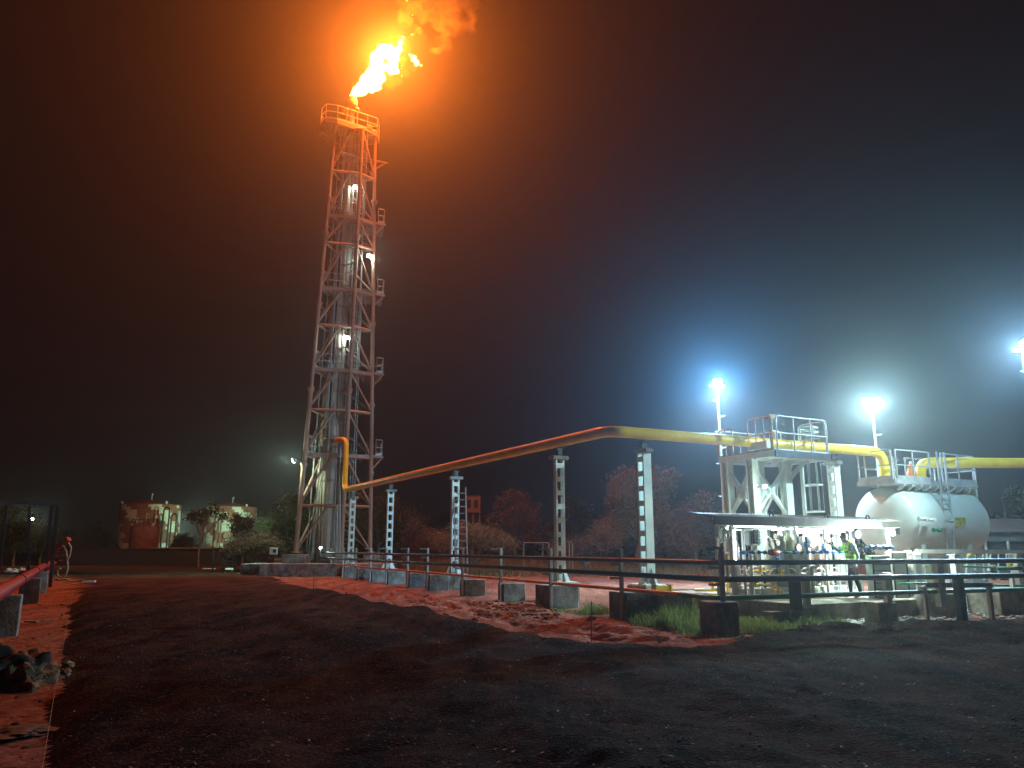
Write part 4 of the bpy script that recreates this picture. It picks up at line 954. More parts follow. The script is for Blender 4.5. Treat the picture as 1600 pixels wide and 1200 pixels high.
# rear panels: dark red doors in white frames
for k in range(5):
    a = 2.55 + k * .42
    for z, h in ((.80, .45), (1.32, .5), (1.82, .36)):
        MB().box(P(a + .2, .66, z), (.34, .03, h), U, W, UP, ch=.005).build('panel_door', [brick, glassm, rust][(k + int(z * 7)) % 3], sk)
    MB().bar(P(a, .62, ZS_), P(a, .62, 2.1), .05, .05, U).build('panel_mullion', wsteel, sk)
for k, (a, l) in enumerate(((.3, 1.1), (1.6, .8), (2.6, 1.0), (3.7, .6))):
    MB().box(P(a + l / 2, .15, ZS_ + .14), (l, .3, .26), U, W, UP, ch=.01).build('cable_tray', [wsteel, mesh_m, vessel_m, wsteel][k], sk)
# coiled hose on the left tip of the canopy
hc = thing('hose_coil', P(-.75, -.4, 1.95), 'tangled coil of pale hose hung from the left tip of the canopy', 'hose coil')
mb = MB(); c = P(-.78, -.5, 2.03); pts = []
for k in range(90):
    t = k / 89 * 5 * 2 * math.pi; r = .15 + .045 * math.sin(t * .37); pts.append(c + U * r * math.cos(t) + UP * r * math.sin(t) * 1.1 + W * (.06 * math.sin(t * .23)))
mb.path(pts, .016, 6); mb.tube(c + UP * .15, c + UP * .3, .012, 6); mb.tube(c + UP * .1, c + V((.02, 0, -.32)), .012, 6); mb.build('coil', wsteel, hc)
mb = MB(); mb.lathe(c + W * .1, W, [(0, .1), (.02, .11), (.1, .11), (.12, .1)], 16); mb.build('reel', steel, hc)
# bright floodlight in front of the vessel
fl9 = at(1391, 831, 20.8)
t9 = floodlight(fl9, fl9 + V((-.97, -.35, -.12)), 900, 'glaring floodlight in front of the round end of the vessel, right of the person', spot=115, w_=.26, arm=fl9 + V((.1, .4, 0)), soft=.15, col=(.8, 1, .88), glow=300)
fr_ = fl9 + V((.22, .22, .02)); dv = (C1 + V((0, 0, .2)) - fr_).normalized(); xv = dv.cross(UP).normalized()  # second head added to light the vessel's round end
MB().box(fr_ - dv * .06, (.26, .2, .1), xv, xv.cross(dv), dv, ch=.02).build('added_housing', steel, t9)
MB().box(fr_ - dv * .005, (.24, .18, .02), xv, xv.cross(dv), dv).build('added_lens', lampglass, t9)
light('vessel_fill_beam', 'SPOT', fr_ + dv * .05, 300, (.82, 1, .86), .12, C1 + V((0, 0, .2)), 150, .8, t9)
MB().bar(V((fl9.x + .1, fl9.y + .35, ZS_ - .4)), V((fl9.x + .1, fl9.y + .35, fl9.z)), .06, .06, U).build('stand', wsteel, t9)
# cabinets and boards right of the person
for k, (x0, x1, y0, y1, Y, m_, lab) in enumerate(((1362, 1392, 868, 925, 20.6, mesh_m, 'narrow grey slatted cabinet behind the lamp stand'), (1394, 1418, 862, 930, 20.9, vessel_m, 'pale cabinet with a dark door frame'),
        (1420, 1432, 860, 925, 21.3, vessel_m, 'tall pale board leaning beside the pale cabinet'), (1434, 1445, 862, 925, 21.5, wsteel, 'narrow white board at the right end of the cabinets'))):
    a, b = atx(x0, Y, ZS_), atx(x1, Y, ZS_); zt_ = at(x0, y0, Y).z; wd = b.x - a.x; c = (a + b) / 2
    t = thing('cabinet', (c.x, c.y, ZS_), lab, 'cabinet', 'cabinets and boards on the slab')
    MB().box(V((c.x, c.y, (ZS_ + zt_) / 2)), (wd, .35 if k < 2 else .08, zt_ - ZS_), ch=.015).build('body', m_, t)
    f = MB()
    fy = c.y - (.175 if k < 2 else .04) - .008
    if k < 2:
        for q in range(3 if k else 7): f.box(V((c.x, fy, ZS_ + (q + .5) * (zt_ - ZS_) / (3 if k else 7))), (wd * .9, .014, .015))
        f.box(V((c.x - wd * .44, fy, (ZS_ + zt_) / 2)), (.03, .02, zt_ - ZS_ - .04)); f.box(V((c.x + wd * .44, fy, (ZS_ + zt_) / 2)), (.03, .02, zt_ - ZS_ - .04))
    else: f.box(V((c.x, fy, zt_ - .1)), (wd * .8, .012, .02)); f.box(V((c.x, fy, ZS_ + .2)), (wd * .8, .012, .02))
    f.build('door_trim', dark if k < 2 else steel, t)
bv = MB(); 
for k in range(7): bv.lathe(at(1358 + k * 5, 855 + (k % 2), 20.4), U, [(0, .03), (.03, .06), (.09, .06), (.12, .03)], 8)
bv.tube(at(1352, 856, 20.4), at(1396, 856, 20.6), .03, 8)
tag(bv.build('blue_valve_row', bluep), 'row of blue valves on a pipe above the slatted cabinet', 'valve row')

# ------------------------------------------------------------------ pipework at the far right
def beam(name, x0, y0, Y0, x1, y1, Y1, wd, ht, m_, lab, cat, grp=None, rnd=False):
    a, b = at(x0, y0, Y0), at(x1, y1, Y1); mb = MB()
    if rnd: mb.tube(a, b, wd / 2, 12)
    else: mb.bar(a, b, wd, ht, UP)
    c = (a + b) / 2; return tag(mb.build(name, m_, None, origin=c), lab, cat, grp)
beam('rack_beam', 1432, 861.5, 21.5, 1660, 862, 22.5, .1, .11, wsteel, 'long pale beam of the low rack in front of the vessel ladder', 'beam')
beam('green_pipe', 1505, 885, 22.0, 1570, 887, 22.4, .06, .06, greenp, 'thin bright green pipe below the pale rack beam', 'pipe', 'green pipes at the right', True)
beam('green_pipe', 1556, 888.5, 21.8, 1598, 888, 22, .11, .11, greenp, 'thicker bright green pipe at the right edge', 'pipe', 'green pipes at the right', True)
beam('green_pipe', 1405, 911, 20.6, 1660, 917, 22, .06, .06, greenp, 'low dark green pipe behind the bent frame legs', 'pipe', 'green pipes at the right', True)
for k, (x, Y, z1, s, lab) in enumerate(((1500, 21.6, 1.5, .16, 'bright white post with a bracket, right of the vessel ladder'), (1597, 22.2, 1.5, .2, 'white post at the right edge under the pale beam'), (1588, 20.8, 1.0, .09, 'slim green-white post at the right edge'), (1461, 21.8, 1.2, .18, 'pale olive column behind the thick grey post'))):
    p = atx(x, Y, 0); mb = MB(); mb.bar(V((p.x, p.y, 0)), V((p.x, p.y, z1)), s, s, U); mb.box(V((p.x, p.y, z1 + .01)), (s * 1.5, s * 1.5, .03), U, W, UP); mb.box(V((p.x, p.y, .02)), (s * 2, s * 2, .04), U, W, UP)
    tag(mb.build('rack_post', [wsteel, wsteel, wpaint, olive][k], None, origin=(p.x, p.y, 0)), lab, 'post', 'posts of the low rack')
for (x, y, Y, s, m_, lab) in ((1578, 882, 21.8, .09, yellow, 'small yellow valve head on the thick green pipe'), (1586, 868, 22.3, .08, conem, 'orange valve body under the pale beam'), (1516, 866, 22.3, .08, yellow, 'yellowish fitting under the pale beam'), (1552, 884, 21.9, .07, wsteel, 'white fitting on the green pipe')):
    o = valve(at(x, y, Y), U, s, m_, None, None, 'pipe_valve'); tag(o, lab, 'valve', 'small valves of the low rack')
for k in range(7):
    x = 1512 + k * 12; a, b = at(x, 866, 22.6), at(x + (k % 3 - 1) * 3, 905 - (k % 2) * 15, 22.6); mb = MB(); mb.tube(a, b, .02, 6); mb.lathe(b - UP * .03, UP, [(0, .045), (.05, .045)], 8)
    tag(mb.build('drop_pipe', [wsteel, mesh_m, steel][k % 3], None, origin=a), ['first', 'second', 'third', 'fourth', 'fifth', 'sixth', 'seventh'][k] + ' from the left of the thin drop pipes under the pale rack beam', 'pipe', 'drop pipes under the pale beam')
# pallets of boards, debris
def debris(name, x, y, Z, size, rz, m_, lab, cat, n=1):
    c = atz(x, y, Z); mb = MB(); rr = random.Random(int(x))
    for k in range(n):
        d = V((math.cos(rz + rr.uniform(-.4, .4) * (n > 1)), math.sin(rz + rr.uniform(-.4, .4) * (n > 1)), rr.uniform(-.03, .03)))
        o = V((rr.uniform(-.25, .25), rr.uniform(-.15, .15), size[2] * (k + .5))) if n > 1 else V((0, 0, size[2] / 2))
        mb.bar(c + o - d * size[0] / 2, c + o + d * size[0] / 2, size[1], size[2], UP)
    return tag(mb.build(name, m_, None, origin=c), lab, cat)
debris('board_stack', 1420, 922, .02, (1.5, .3, .035), .35, plank, 'stack of yellowish boards on the slab edge behind the green pipe', 'board stack', 5)
debris('white_plank', 1547, 932, .08, (1.1, .16, .05), .1, wsteel, 'white plank lying on grey rubble at the right', 'plank')
debris('grey_planks', 1540, 942, .02, (1.3, .3, .05), -.1, mesh_m, 'flat grey planks on the soil at the right', 'planks', 3)
debris('tilted_panel', 1565, 925, .3, (.9, .5, .03), .05, plank, 'pale tilted panel behind the low green pipe', 'panel')
# yellow channel and white pipes left of the skid
beam('low_white_pipe', 1038, 922, 22.6, 1122, 920, 21.8, .05, .05, wsteel, 'upper of two thin white pipes running low towards the skid', 'pipe', 'low white pipes', True)
beam('low_white_pipe', 1056, 928.5, 22.2, 1140, 927, 21.2, .05, .05, wsteel, 'lower of two thin white pipes running low towards the skid', 'pipe', 'low white pipes', True)
for k, (x, y0, y1, Y) in enumerate(((1114, 905, 922, 21.8), (1122, 905, 922, 21.9), (1137, 868, 928, 21.2), (1146, 868, 928, 21.3))):
    a, b = at(x, y0, Y), at(x, y1, Y); mb = MB(); mb.path([a, b, b + V((-.5, .0, 0))], .035, 8, bend=.1)
    tag(mb.build('yellow_riser', yellow if k != 3 else plank, None, origin=b), ['short yellowish riser left of the corner post', 'second short yellowish riser left of the corner post', 'tall yellowish riser right of the corner post', 'tan tall riser nearest the skid'][k], 'riser pipe', 'risers at the left end of the skid')
c = atz(1035, 937, .32); mb = MB(); mb.box(c + UP * .12, (.5, .14, .5), U, W, UP); mb.box(c + V((.0, 0, .12)) + U * .25, (.06, .2, .56), U, W, UP); mb.box(c + V((.0, 0, .12)) - U * .25, (.06, .2, .56), U, W, UP)
tag(mb.build('pipe_clamp_frame', yellow, None, origin=c), 'yellow clamp frame holding the low white pipes at the post foot', 'clamp frame')
# right-hand shed
sb = at(1595, 866, 42); sh = thing('shed', (sb.x, sb.y, 0), 'low dark shed with a shallow pitched roof beyond the vessel', 'shed')
L0, R0 = atx(1520, 42, 0), atx(1680, 42, 0); cx = (L0.x + R0.x) / 2; wd = R0.x - L0.x; ze = at(1560, 832, 42).z; 
MB().box(V((cx, 44.5, ze / 2 - .2)), (wd * .92, 4.6, ze - .4)).build('wall', glassm, sh)
MB().box(V((cx, 42.2, ze - .25)), (wd, .25, .45)).build('eaves_beam', roof_m, sh)
rf = MB(); rp = at(1575, 823, 43).z + .15
rf.slab([V((L0.x, 41.9, ze)), V((R0.x, 41.9, ze)), V((R0.x - .5, 45, rp + .3)), V((L0.x + 1.8, 45, rp + .3))], .06, UP); rf.slab([V((L0.x, 48, ze)), V((R0.x, 48, ze)), V((R0.x - .5, 45, rp + .3)), V((L0.x + 1.8, 45, rp + .3))], .06, UP); rf.build('roof', roof_m, sh)
for k in range(5): MB().bar(V((L0.x + 1 + k * 1.2, 42.1, 0)), V((L0.x + 1 + k * 1.2, 42.1, ze - .4)), .12, .12, U).build('shed_post', conc, sh)

# ------------------------------------------------------------------ person
def person():
    F0 = atz(1338, 934, ZS_); H = 1.66
    bd = V((-1, .05, 0)).normalized(); sd = V((.05, 1, 0)).normalized()  # facing left of the picture; sd = away from the camera
    G = lambda f, s, z: F0 + bd * f + sd * s + UP * z
    t = thing('person', F0, 'person in a hi-vis vest, grey-blue long-sleeved shirt and dark trousers, head bent over the skid', 'person')
    J = {}; E = []; R = {}
    def j(n, f, s, z, r, par=None, r2=None):
        J[n] = (f, s, z); R[n] = (r, r2 or r)
        if par: E.append((par, n))
    j('pel', .02, 0, .88, .155, None, .125); j('waist', .02, 0, 1.03, .145, 'pel', .115); j('chest', .05, 0, 1.20, .165, 'waist', .125); j('sh', .07, 0, 1.34, .13, 'chest', .10)
    j('neck', .13, 0, 1.43, .058, 'sh'); j('head0', .17, 0, 1.49, .075, 'neck'); j('head1', .20, 0, 1.56, .098, 'head0'); j('head2', .205, 0, 1.625, .085, 'head1')
    j('nose', .29, 0, 1.53, .02, 'head1'); j('chin', .245, 0, 1.465, .035, 'head0')
    for s, n, ft in ((-1, 'n', -.06), (1, 'f', .12)):
        j('hip' + n, .02, s * .09, .80, .095, 'pel'); j('thigh' + n, .02 + ft * .2, s * .095, .62, .085, 'hip' + n); j('knee' + n, .03 + ft * .5, s * .095, .46, .062, 'thigh' + n)
        j('calf' + n, -.01 + ft * .8, s * .095, .32, .062, 'knee' + n); j('ank' + n, -.03 + ft, s * .095, .09, .04, 'calf' + n); j('foot' + n, .06 + ft, s * .1, .045, .042, 'ank' + n); j('toe' + n, .16 + ft, s * .105, .035, .032, 'foot' + n)
    # near arm hangs back with a bent elbow, far arm reaches to the panel
    j('shn', .05, -.16, 1.33, .07, 'sh'); j('uan', -.01, -.21, 1.19, .055, 'shn'); j('eln', -.06, -.22, 1.05, .045, 'uan'); j('fan', .0, -.22, .93, .040, 'eln'); j('wrn', .07, -.20, .82, .028, 'fan'); j('han', .10, -.195, .765, .036, 'wrn', .02)
    j('shf', .08, .16, 1.33, .07, 'sh'); j('uaf', .18, .2, 1.25, .052, 'shf'); j('elf', .28, .2, 1.18, .043, 'uaf'); j('faf', .38, .15, 1.26, .036, 'elf'); j('wrf', .47, .1, 1.34, .027, 'faf'); j('haf', .52, .09, 1.375, .034, 'wrf', .02)
    for n, c, d in (('han', (.10, -.195, .765), (.25, .05, -1)), ('haf', (.52, .09, 1.375), (1, -.05, .35))):
        dv = V(d).normalized(); across = V((1, 0, 0)) if n == 'han' else V((0, 0, 1)); across = (across - dv * across.dot(dv)).normalized()
        for k in range(4):
            o = V(c) + across * (k - 1.5) * .019; L = (.070, .080, .075, .058)[k]
            j(n + 'a%d' % k, *(o + dv * .03), .0095, n); j(n + 'b%d' % k, *(o + dv * (.03 + L * .5)), .0085, n + 'a%d' % k)
            j(n + 'c%d' % k, *(o + dv * (.03 + L) + V((0, .018 if n == 'han' else -.018, 0))), .0075, n + 'b%d' % k)
        j(n + 't', *(V(c) + across * .045 + dv * .01), .0105, n); j(n + 'u', *(V(c) + across * .055 + dv * .045), .009, n + 't')
    ks = list(J); me = bpy.data.meshes.new('body'); me.from_pydata([tuple(G(*J[k]) - F0) for k in ks], [(ks.index(a), ks.index(b)) for a, b in E], [])
    o = bpy.data.objects.new('body', me); C.objects.link(o); o.parent = t
    md = o.modifiers.new('skin', 'SKIN'); md.use_smooth_shade = True
    sv = me.skin_vertices[0].data
    for i, k in enumerate(ks): sv[i].radius = R[k]; sv[i].use_root = (k == 'pel')
    sb_ = o.modifiers.new('sub', 'SUBSURF'); sb_.levels = 2; sb_.render_levels = 2
    dg = bpy.context.evaluated_depsgraph_get(); me2 = bpy.data.meshes.new_from_object(o.evaluated_get(dg))
    o.modifiers.clear(); o.data = me2
    for m_ in (shirt, trous, skin, shoe): me2.materials.append(m_)
    for p in me2.polygons:
        c = p.center; f, s, z = c.dot(bd), c.dot(sd), c.z; p.use_smooth = True
        handn = z < .80 and s < -.15 and z > .6; handf = f > .49
        if z > 1.425 or handn or handf: k = 2
        elif z > .90 or (s < -.15 and z > .78): k = 0
        elif z > .085: k = 1
        else: k = 3
        if handf: k = 2
        p.material_index = k
    # vest: shell copied from the torso faces, pushed out
    bm = bmesh.new(); bm.from_mesh(me2); 
    keep = [f for f in bm.faces if .90 < f.calc_center_median().z < 1.405 and abs(f.calc_center_median().dot(sd)) < .165 and -.2 < f.calc_center_median().dot(bd) < .24]
    bmesh.ops.delete(bm, geom=[f for f in bm.faces if f not in set(keep)], context='FACES')
    bm.normal_update()
    for v in bm.verts: v.co += v.normal * .016
    vm = bpy.data.meshes.new('safety_vest'); bm.to_mesh(vm); bm.free(); vm.materials.clear(); vm.materials.append(vestm); vm.materials.append(reflm)
    for p in vm.polygons:
        c = p.center; z = c.z; p.material_index = 1 if (1.00 < z < 1.045 or 1.13 < z < 1.165 or (abs(c.dot(sd) + .09) < .018 and z > 1.165)) else 0; p.use_smooth = True
    vo = bpy.data.objects.new('safety_vest', vm); C.objects.link(vo); vo.parent = t
    vo.modifiers.new('solid', 'SOLIDIFY').thickness = .008
    # hair cap, ears, eyes
    hb = bmesh.new(); bmesh.ops.create_icosphere(hb, subdivisions=4, radius=1)
    hc_ = G(.192, 0, 1.572) - F0
    dl = [v for v in hb.verts if (v.co.x > .35 and v.co.z < .45) or v.co.z < -.55 or (v.co.x > .1 and v.co.z < 0)]
    bmesh.ops.delete(hb, geom=dl, context='VERTS')
    for v in hb.verts:
        n_ = noise.noise(v.co * 6) * .05; c = v.co * (1 + n_); v.co = hc_ + bd * c.x * .098 + sd * c.y * .082 + UP * c.z * .094
    hm = bpy.data.meshes.new('hair'); hb.to_mesh(hm); hb.free(); hm.materials.append(hairm); ho = bpy.data.objects.new('hair', hm); C.objects.link(ho); ho.parent = t
    ho.modifiers.new('solid', 'SOLIDIFY').thickness = .012
    for p in hm.polygons: p.use_smooth = True
    for s in (-1, 1):
        e = MB(); e.lathe(G(.18, s * .088, 1.535) - F0 + t.location, sd * s, [(0, .012), (.008, .026), (.018, .024), (.022, .01)], 10); e.build('ear', skin, t)
        e = MB(); e.lathe(G(.272, s * .034, 1.555) - F0 + t.location, bd, [(0, .012), (.008, .012), (.012, .006)], 8); e.build('eye', black, t)
        b = MB(); b.bar(G(.28, s * .018, 1.575) - F0 + t.location, G(.268, s * .05, 1.578) - F0 + t.location, .012, .006, UP); b.build('eyebrow', hairm, t)
    m_ = MB(); m_.bar(G(.283, -.022, 1.495) - F0 + t.location, G(.283, .022, 1.495) - F0 + t.location, .012, .007, UP); m_.build('mouth', brick, t)
person()
# ------------------------------------------------------------------ trees and shrubs
def leafmat(name, a, b):
    m = mat(name, a, 0.75, 0, 0.3, 0.9, 0.0, col2=b, spec=0.15, thresh=(.35, .65))
    nt = m.node_tree; b_ = nt.nodes['Principled BSDF']; out = [q for q in nt.nodes if q.type == 'OUTPUT_MATERIAL'][0]
    tr = nt.nodes.new('ShaderNodeBsdfTranslucent'); nt.links.new([l for l in nt.links if l.to_socket == b_.inputs['Base Color']][0].from_socket, tr.inputs['Color'])
    mx = nt.nodes.new('ShaderNodeMixShader'); mx.inputs[0].default_value = 0.4; nt.links.new(b_.outputs[0], mx.inputs[1]); nt.links.new(tr.outputs[0], mx.inputs[2]); nt.links.new(mx.outputs[0], out.inputs['Surface'])
    return m
lf_yel = leafmat('yellow_green_leaves', (0.10, 0.09, 0.02), (0.035, 0.04, 0.012))
lf_brn = leafmat('dusty_brown_leaves', (0.30, 0.20, 0.10), (0.15, 0.11, 0.05))
lf_drk = leafmat('dark_leaves', (0.07, 0.085, 0.03), (0.03, 0.038, 0.016))
lf_red = leafmat('dusty_red_leaves', (0.22, 0.12, 0.08), (0.10, 0.065, 0.042))
def tree(name, label, cat, Y, blobs_, trunk, leafm, n=3500, leaf=.24, seed=0, group=None, lean=0.0, dens=1.0, gap=.10):
    """blobs_: (x, y, rx, ry) in photo pixels at distance Y; trunk: (x foot, radius in m, height of fork in m)"""
    rng = random.Random(seed * 7 + 1); s = (Y * math.cos(PIT)) / FPX
    ft = atx(trunk[0], Y, 0); 
    t = thing(name, (ft.x, ft.y, gz(ft.x, ft.y) - .05), label, cat, group)
    B = [(at(x, y, Y + rng.uniform(-1, 1) * rx * s * .4), rx * s, ry * s) for x, y, rx, ry in blobs_]
    tr = MB(); fork = V((ft.x + lean, ft.y, trunk[2]))
    tr.path([V((ft.x, ft.y, -.1)), ft.lerp(fork, .5) + V((rng.uniform(-.1, .1), 0, 0)), fork], [trunk[1] * 1.3, trunk[1], trunk[1] * .75], 8)
    for c, a, b in B:
        for q in range(3):
            e = c + V((rng.uniform(-.6, .6) * a, rng.uniform(-.6, .6) * a, rng.uniform(-.3, .8) * b)); mid = fork.lerp(e, .5) + V((rng.uniform(-.2, .2), rng.uniform(-.2, .2), rng.uniform(0, .3)))
            tr.path([fork, mid, e], [trunk[1] * .6, trunk[1] * .35, .02], 5)
    tr.build('trunk', bark, t)
    vs = []; fs = []; tot = sum(a * b for _, a, b in B); k = 0
    for c, a, b in B:
        m = int(n * a * b / tot); tries = 0
        while m > 0 and tries < n * 20:
            tries += 1
            d = V((rng.gauss(0, 1), rng.gauss(0, 1), rng.gauss(0, 1))).normalized(); rr = rng.random() ** .42
            lump = 1 + .55 * noise.noise(d * 1.9 + c * .37) + .25 * noise.noise(d * 5 + c); p = c + V((d.x * a * rr, d.y * a * rr, d.z * b * rr)) * lump
            if noise.noise(p * (1.1 / max(.6, a * .5))) < -gap or p.z < .05: continue
            for _ in range(2):
                q = p + V((rng.gauss(0, .16), rng.gauss(0, .16), rng.gauss(0, .12)))
                n_ = V((rng.gauss(0, 1), rng.gauss(0, 1), rng.gauss(0, 1))).normalized(); x = n_.orthogonal().normalized(); y = n_.cross(x); ang = rng.random() * 6.28
                x, y = x * math.cos(ang) + y * math.sin(ang), y * math.cos(ang) - x * math.sin(ang)
                l = leaf * rng.uniform(.5, 1.2)
                i = len(vs); vs += [q - x * l * .5, q + y * l * .22, q + x * l * .5, q - y * l * .22]; fs.append((i, i + 1, i + 2, i + 3))
            m -= 1
    mb = MB(); mb.v = [tuple(v) for v in vs]; mb.f = [list(f) for f in fs]; mb.mi = [0] * len(fs); mb.sm = [False] * len(fs)
    mb.build('crown', leafm, t); return t
gT = 'trees and bushes beyond the pipe rack'
tree('broadleaf_tree', 'yellow-green tree behind the left leg of the flare tower', 'tree', 60, [(462, 815, 34, 40), (446, 790, 18, 20), (480, 780, 20, 15), (440, 835, 22, 20), (490, 830, 28, 26)], (470, .2, 1.8), lf_yel, 5200, .26, 1, gT)
tree('broadleaf_tree', 'yellow-green tree behind the right leg of the flare tower', 'tree', 62, [(560, 790, 34, 26), (600, 795, 34, 26), (630, 812, 32, 22), (560, 825, 50, 30), (620, 835, 44, 24), (540, 772, 18, 12)], (590, .2, 1.8), lf_yel, 7500, .26, 2, gT)
tree('dark_shrub', 'low reddish-brown bush left of the tower plinth', 'bush', 56, [(385, 852, 30, 16), (410, 848, 26, 15), (362, 858, 16, 10), (430, 856, 14, 12)], (395, .06, .5), lf_red, 3600, .2, 3, gT)
tree('dark_shrub', 'small spiky dark tree standing in front of the patterned right tank', 'tree', 75, [(377, 822, 16, 13), (370, 812, 7, 8), (386, 815, 8, 8), (378, 836, 18, 8)], (378, .07, 1.0), lf_drk, 1300, .3, 4, gT)
tree('slender_tree', 'slender crooked tree with sparse yellow leaves between the two tanks', 'tree', 70, [(300, 808, 11, 8), (318, 803, 14, 7), (335, 800, 14, 8), (350, 808, 8, 6), (316, 816, 8, 5), (331, 788, 5, 5)], (310, .07, 2.4), lf_yel, 330, .36, 5, gT, gap=.3)
tree('brown_bush', 'pale brown dusty bush right of the ladder post', 'bush', 50, [(738, 838, 36, 20), (765, 845, 30, 18), (700, 846, 28, 16), (722, 828, 22, 12), (790, 852, 20, 14)], (735, .06, .5), lf_brn, 6500, .17, 6, gT)
tree('brown_bush', 'smaller dusty bush left of the ladder post', 'bush', 54, [(668, 842, 22, 14), (648, 832, 16, 20), (690, 846, 18, 12), (655, 850, 26, 14)], (665, .06, .5), lf_red, 3800, .18, 7, gT)
tree('reddish_tree', 'rounded reddish tree just right of the small water tower', 'tree', 78, [(802, 800, 34, 30), (820, 815, 36, 28), (784, 818, 26, 24), (800, 778, 20, 14), (812, 838, 46, 18)], (805, .2, 1.6), lf_red, 5200, .3, 8, gT)
tree('dark_tree', 'very dark tree between two perforated posts', 'tree', 90, [(905, 808, 26, 24), (895, 790, 14, 12), (925, 820, 24, 20), (890, 828, 30, 20), (870, 835, 22, 16)], (905, .2, 1.4), lf_drk, 3600, .32, 9, gT)
tree('tall_brown_tree', 'tall shaggy brown tree seen on both sides of the broad post at the pipe bend', 'tree', 62, [(975, 770, 28, 32), (990, 745, 24, 16), (1030, 755, 26, 24), (1050, 742, 12, 12), (1000, 800, 48, 36), (960, 825, 40, 26), (1030, 825, 44, 34), (1010, 735, 18, 10)], (1000, .25, 2.2), lf_brn, 8500, .26, 10, gT)
tree('brown_bush', 'dusty bush filling the gap left of the tall shaggy tree', 'bush', 52, [(920, 852, 28, 16), (895, 856, 22, 12), (945, 848, 24, 16), (870, 858, 16, 10)], (915, .06, .5), lf_red, 3800, .18, 11, gT)
tree('reddish_tree', 'dusty tree rising left of the hose coil', 'tree', 60, [(1090, 800, 26, 26), (1075, 825, 30, 26), (1108, 822, 24, 30), (1100, 780, 18, 12), (1070, 850, 34, 16)], (1088, .2, 1.5), lf_red, 4600, .25, 12, gT)
gL = 'dark trees along the left and far edges'
for k, (x, y, rx, ry, Y, lab) in enumerate(((20, 825, 34, 34, 70, 'dark leafy tree at the left edge of the view'), (62, 835, 22, 26, 76, 'dark tree under the tiny lamp at the left'), (100, 842, 20, 16, 95, 'low dark tree behind the red fire monitor'),
        (150, 838, 20, 20, 100, 'dim green tree left of the patterned left tank'), (128, 850, 14, 10, 92, 'small pale green shrub right of the red fire monitor'), (285, 848, 14, 13, 100, 'low green shrub in the glow between the two tanks'), (410, 825, 18, 22, 110, 'dim tree right of the patterned right tank'),
        (690, 815, 18, 18, 120, 'dim far tree left of the water tower'), (1590, 790, 14, 26, 60, 'leafy treetop cut off by the right edge'), (1556, 818, 14, 14, 80, 'thin far tree above the shed roof'), (1200, 830, 60, 26, 80, 'dark mass of a tree behind the access platform'))):
    tree('dark_tree' if k not in (4, 5) else 'green_shrub', lab, 'tree' if k not in (4, 5) else 'shrub', Y, [(x, y, rx, ry), (x - rx * .5, y + ry * .4, rx * .7, ry * .7), (x + rx * .5, y + ry * .3, rx * .7, ry * .75)], (x, .12, 1.2), lf_yel if k in (4, 5) else lf_drk, 2200, .32, 20 + k, gL)
# far wood reads as one dark mass
tl = MB(); rng = random.Random(5)
for k in range(9000):
    X = rng.uniform(-190, 190); Yy = 150 + rng.uniform(0, 14); h = 4.2 + 2.4 * noise.noise(V((X * .07, 3, 1))) + 1.5 * noise.noise(V((X * .3, 7, 1))); z = rng.uniform(-.3, h)
    p = V((X, Yy, z)); n_ = V((rng.gauss(0, 1), rng.gauss(0, 1), rng.gauss(0, 1))).normalized(); x = n_.orthogonal().normalized(); y = n_.cross(x); l = rng.uniform(.5, 1.3)
    tl.add([p - x * l, p + y * l * .5, p + x * l, p - y * l * .5], [(0, 1, 2, 3)])
tag(tl.build('far_wood', lf_drk), 'dark far wood along the horizon', kind='stuff')
# ------------------------------------------------------------------ grass
grass_m = leafmat('green_grass', (0.20, 0.26, 0.06), (0.09, 0.12, 0.035)); dry_m = leafmat('dry_grass', (0.30, 0.24, 0.11), (0.15, 0.13, 0.055))
def grass(name, areas, m, label, hgt=.3, sp=.012):
    mb = MB(); rng = random.Random(len(areas) + 3)
    for (x, y, rx, ry, n, hh) in areas:
        for _ in range(n):
            a = rng.random() * 6.28; r = math.sqrt(rng.random()) * (1 + .3 * math.sin(a * 3 + x)); p = atz(x + rx * r * math.cos(a), y + ry * r * math.sin(a), 0.0);
            h = hgt * hh * (.35 + rng.random() ** 2 * 1.1 + .5 * noise.noise(V((p.x * 2.2, p.y * 2.2, 0)))) * (1.1 - r * .4); b = rng.random() * 6.28; d = V((math.cos(b), math.sin(b), 0)); l = V((rng.gauss(0, .35), rng.gauss(0, .35), 0)) * h
            w0 = sp * rng.uniform(.6, 1.3)
            p.z = -.02
            mb.add([p - d * w0, p + d * w0, p + d * w0 * .7 + l * .4 + UP * h * .55, p - d * w0 * .7 + l * .4 + UP * h * .55, p + l + UP * h], [(0, 1, 2, 3), (3, 2, 4)])
    return tag(mb.build(name, m), label, kind='stuff')
grass('green_grass', [(1060, 973, 60, 12, 2600, 1), (1050, 965, 50, 6, 1200, 1.2), (1170, 982, 46, 9, 1800, .7), (930, 957, 28, 5, 1100, .6), (1275, 972, 48, 8, 1700, .55), (1225, 985, 40, 7, 900, .4), (1110, 990, 40, 7, 700, .35), (875, 955, 20, 5, 300, .35), (1000, 962, 20, 5, 500, .7)], grass_m, 'bright green grass around the track posts and along the slab', .34)
grass('dry_grass', [(830, 883, 240, 6, 7000, 1.6), (760, 888, 200, 5, 4000, 1.2), (1060, 886, 90, 6, 2500, 1.4), (820, 893, 180, 7, 5000, 1.0), (1000, 896, 110, 6, 2500, 1), (660, 886, 60, 5, 1500, 1), (1545, 945, 60, 10, 300, .3)], dry_m, 'dry field grass beyond the pipe rack', .45, .03)

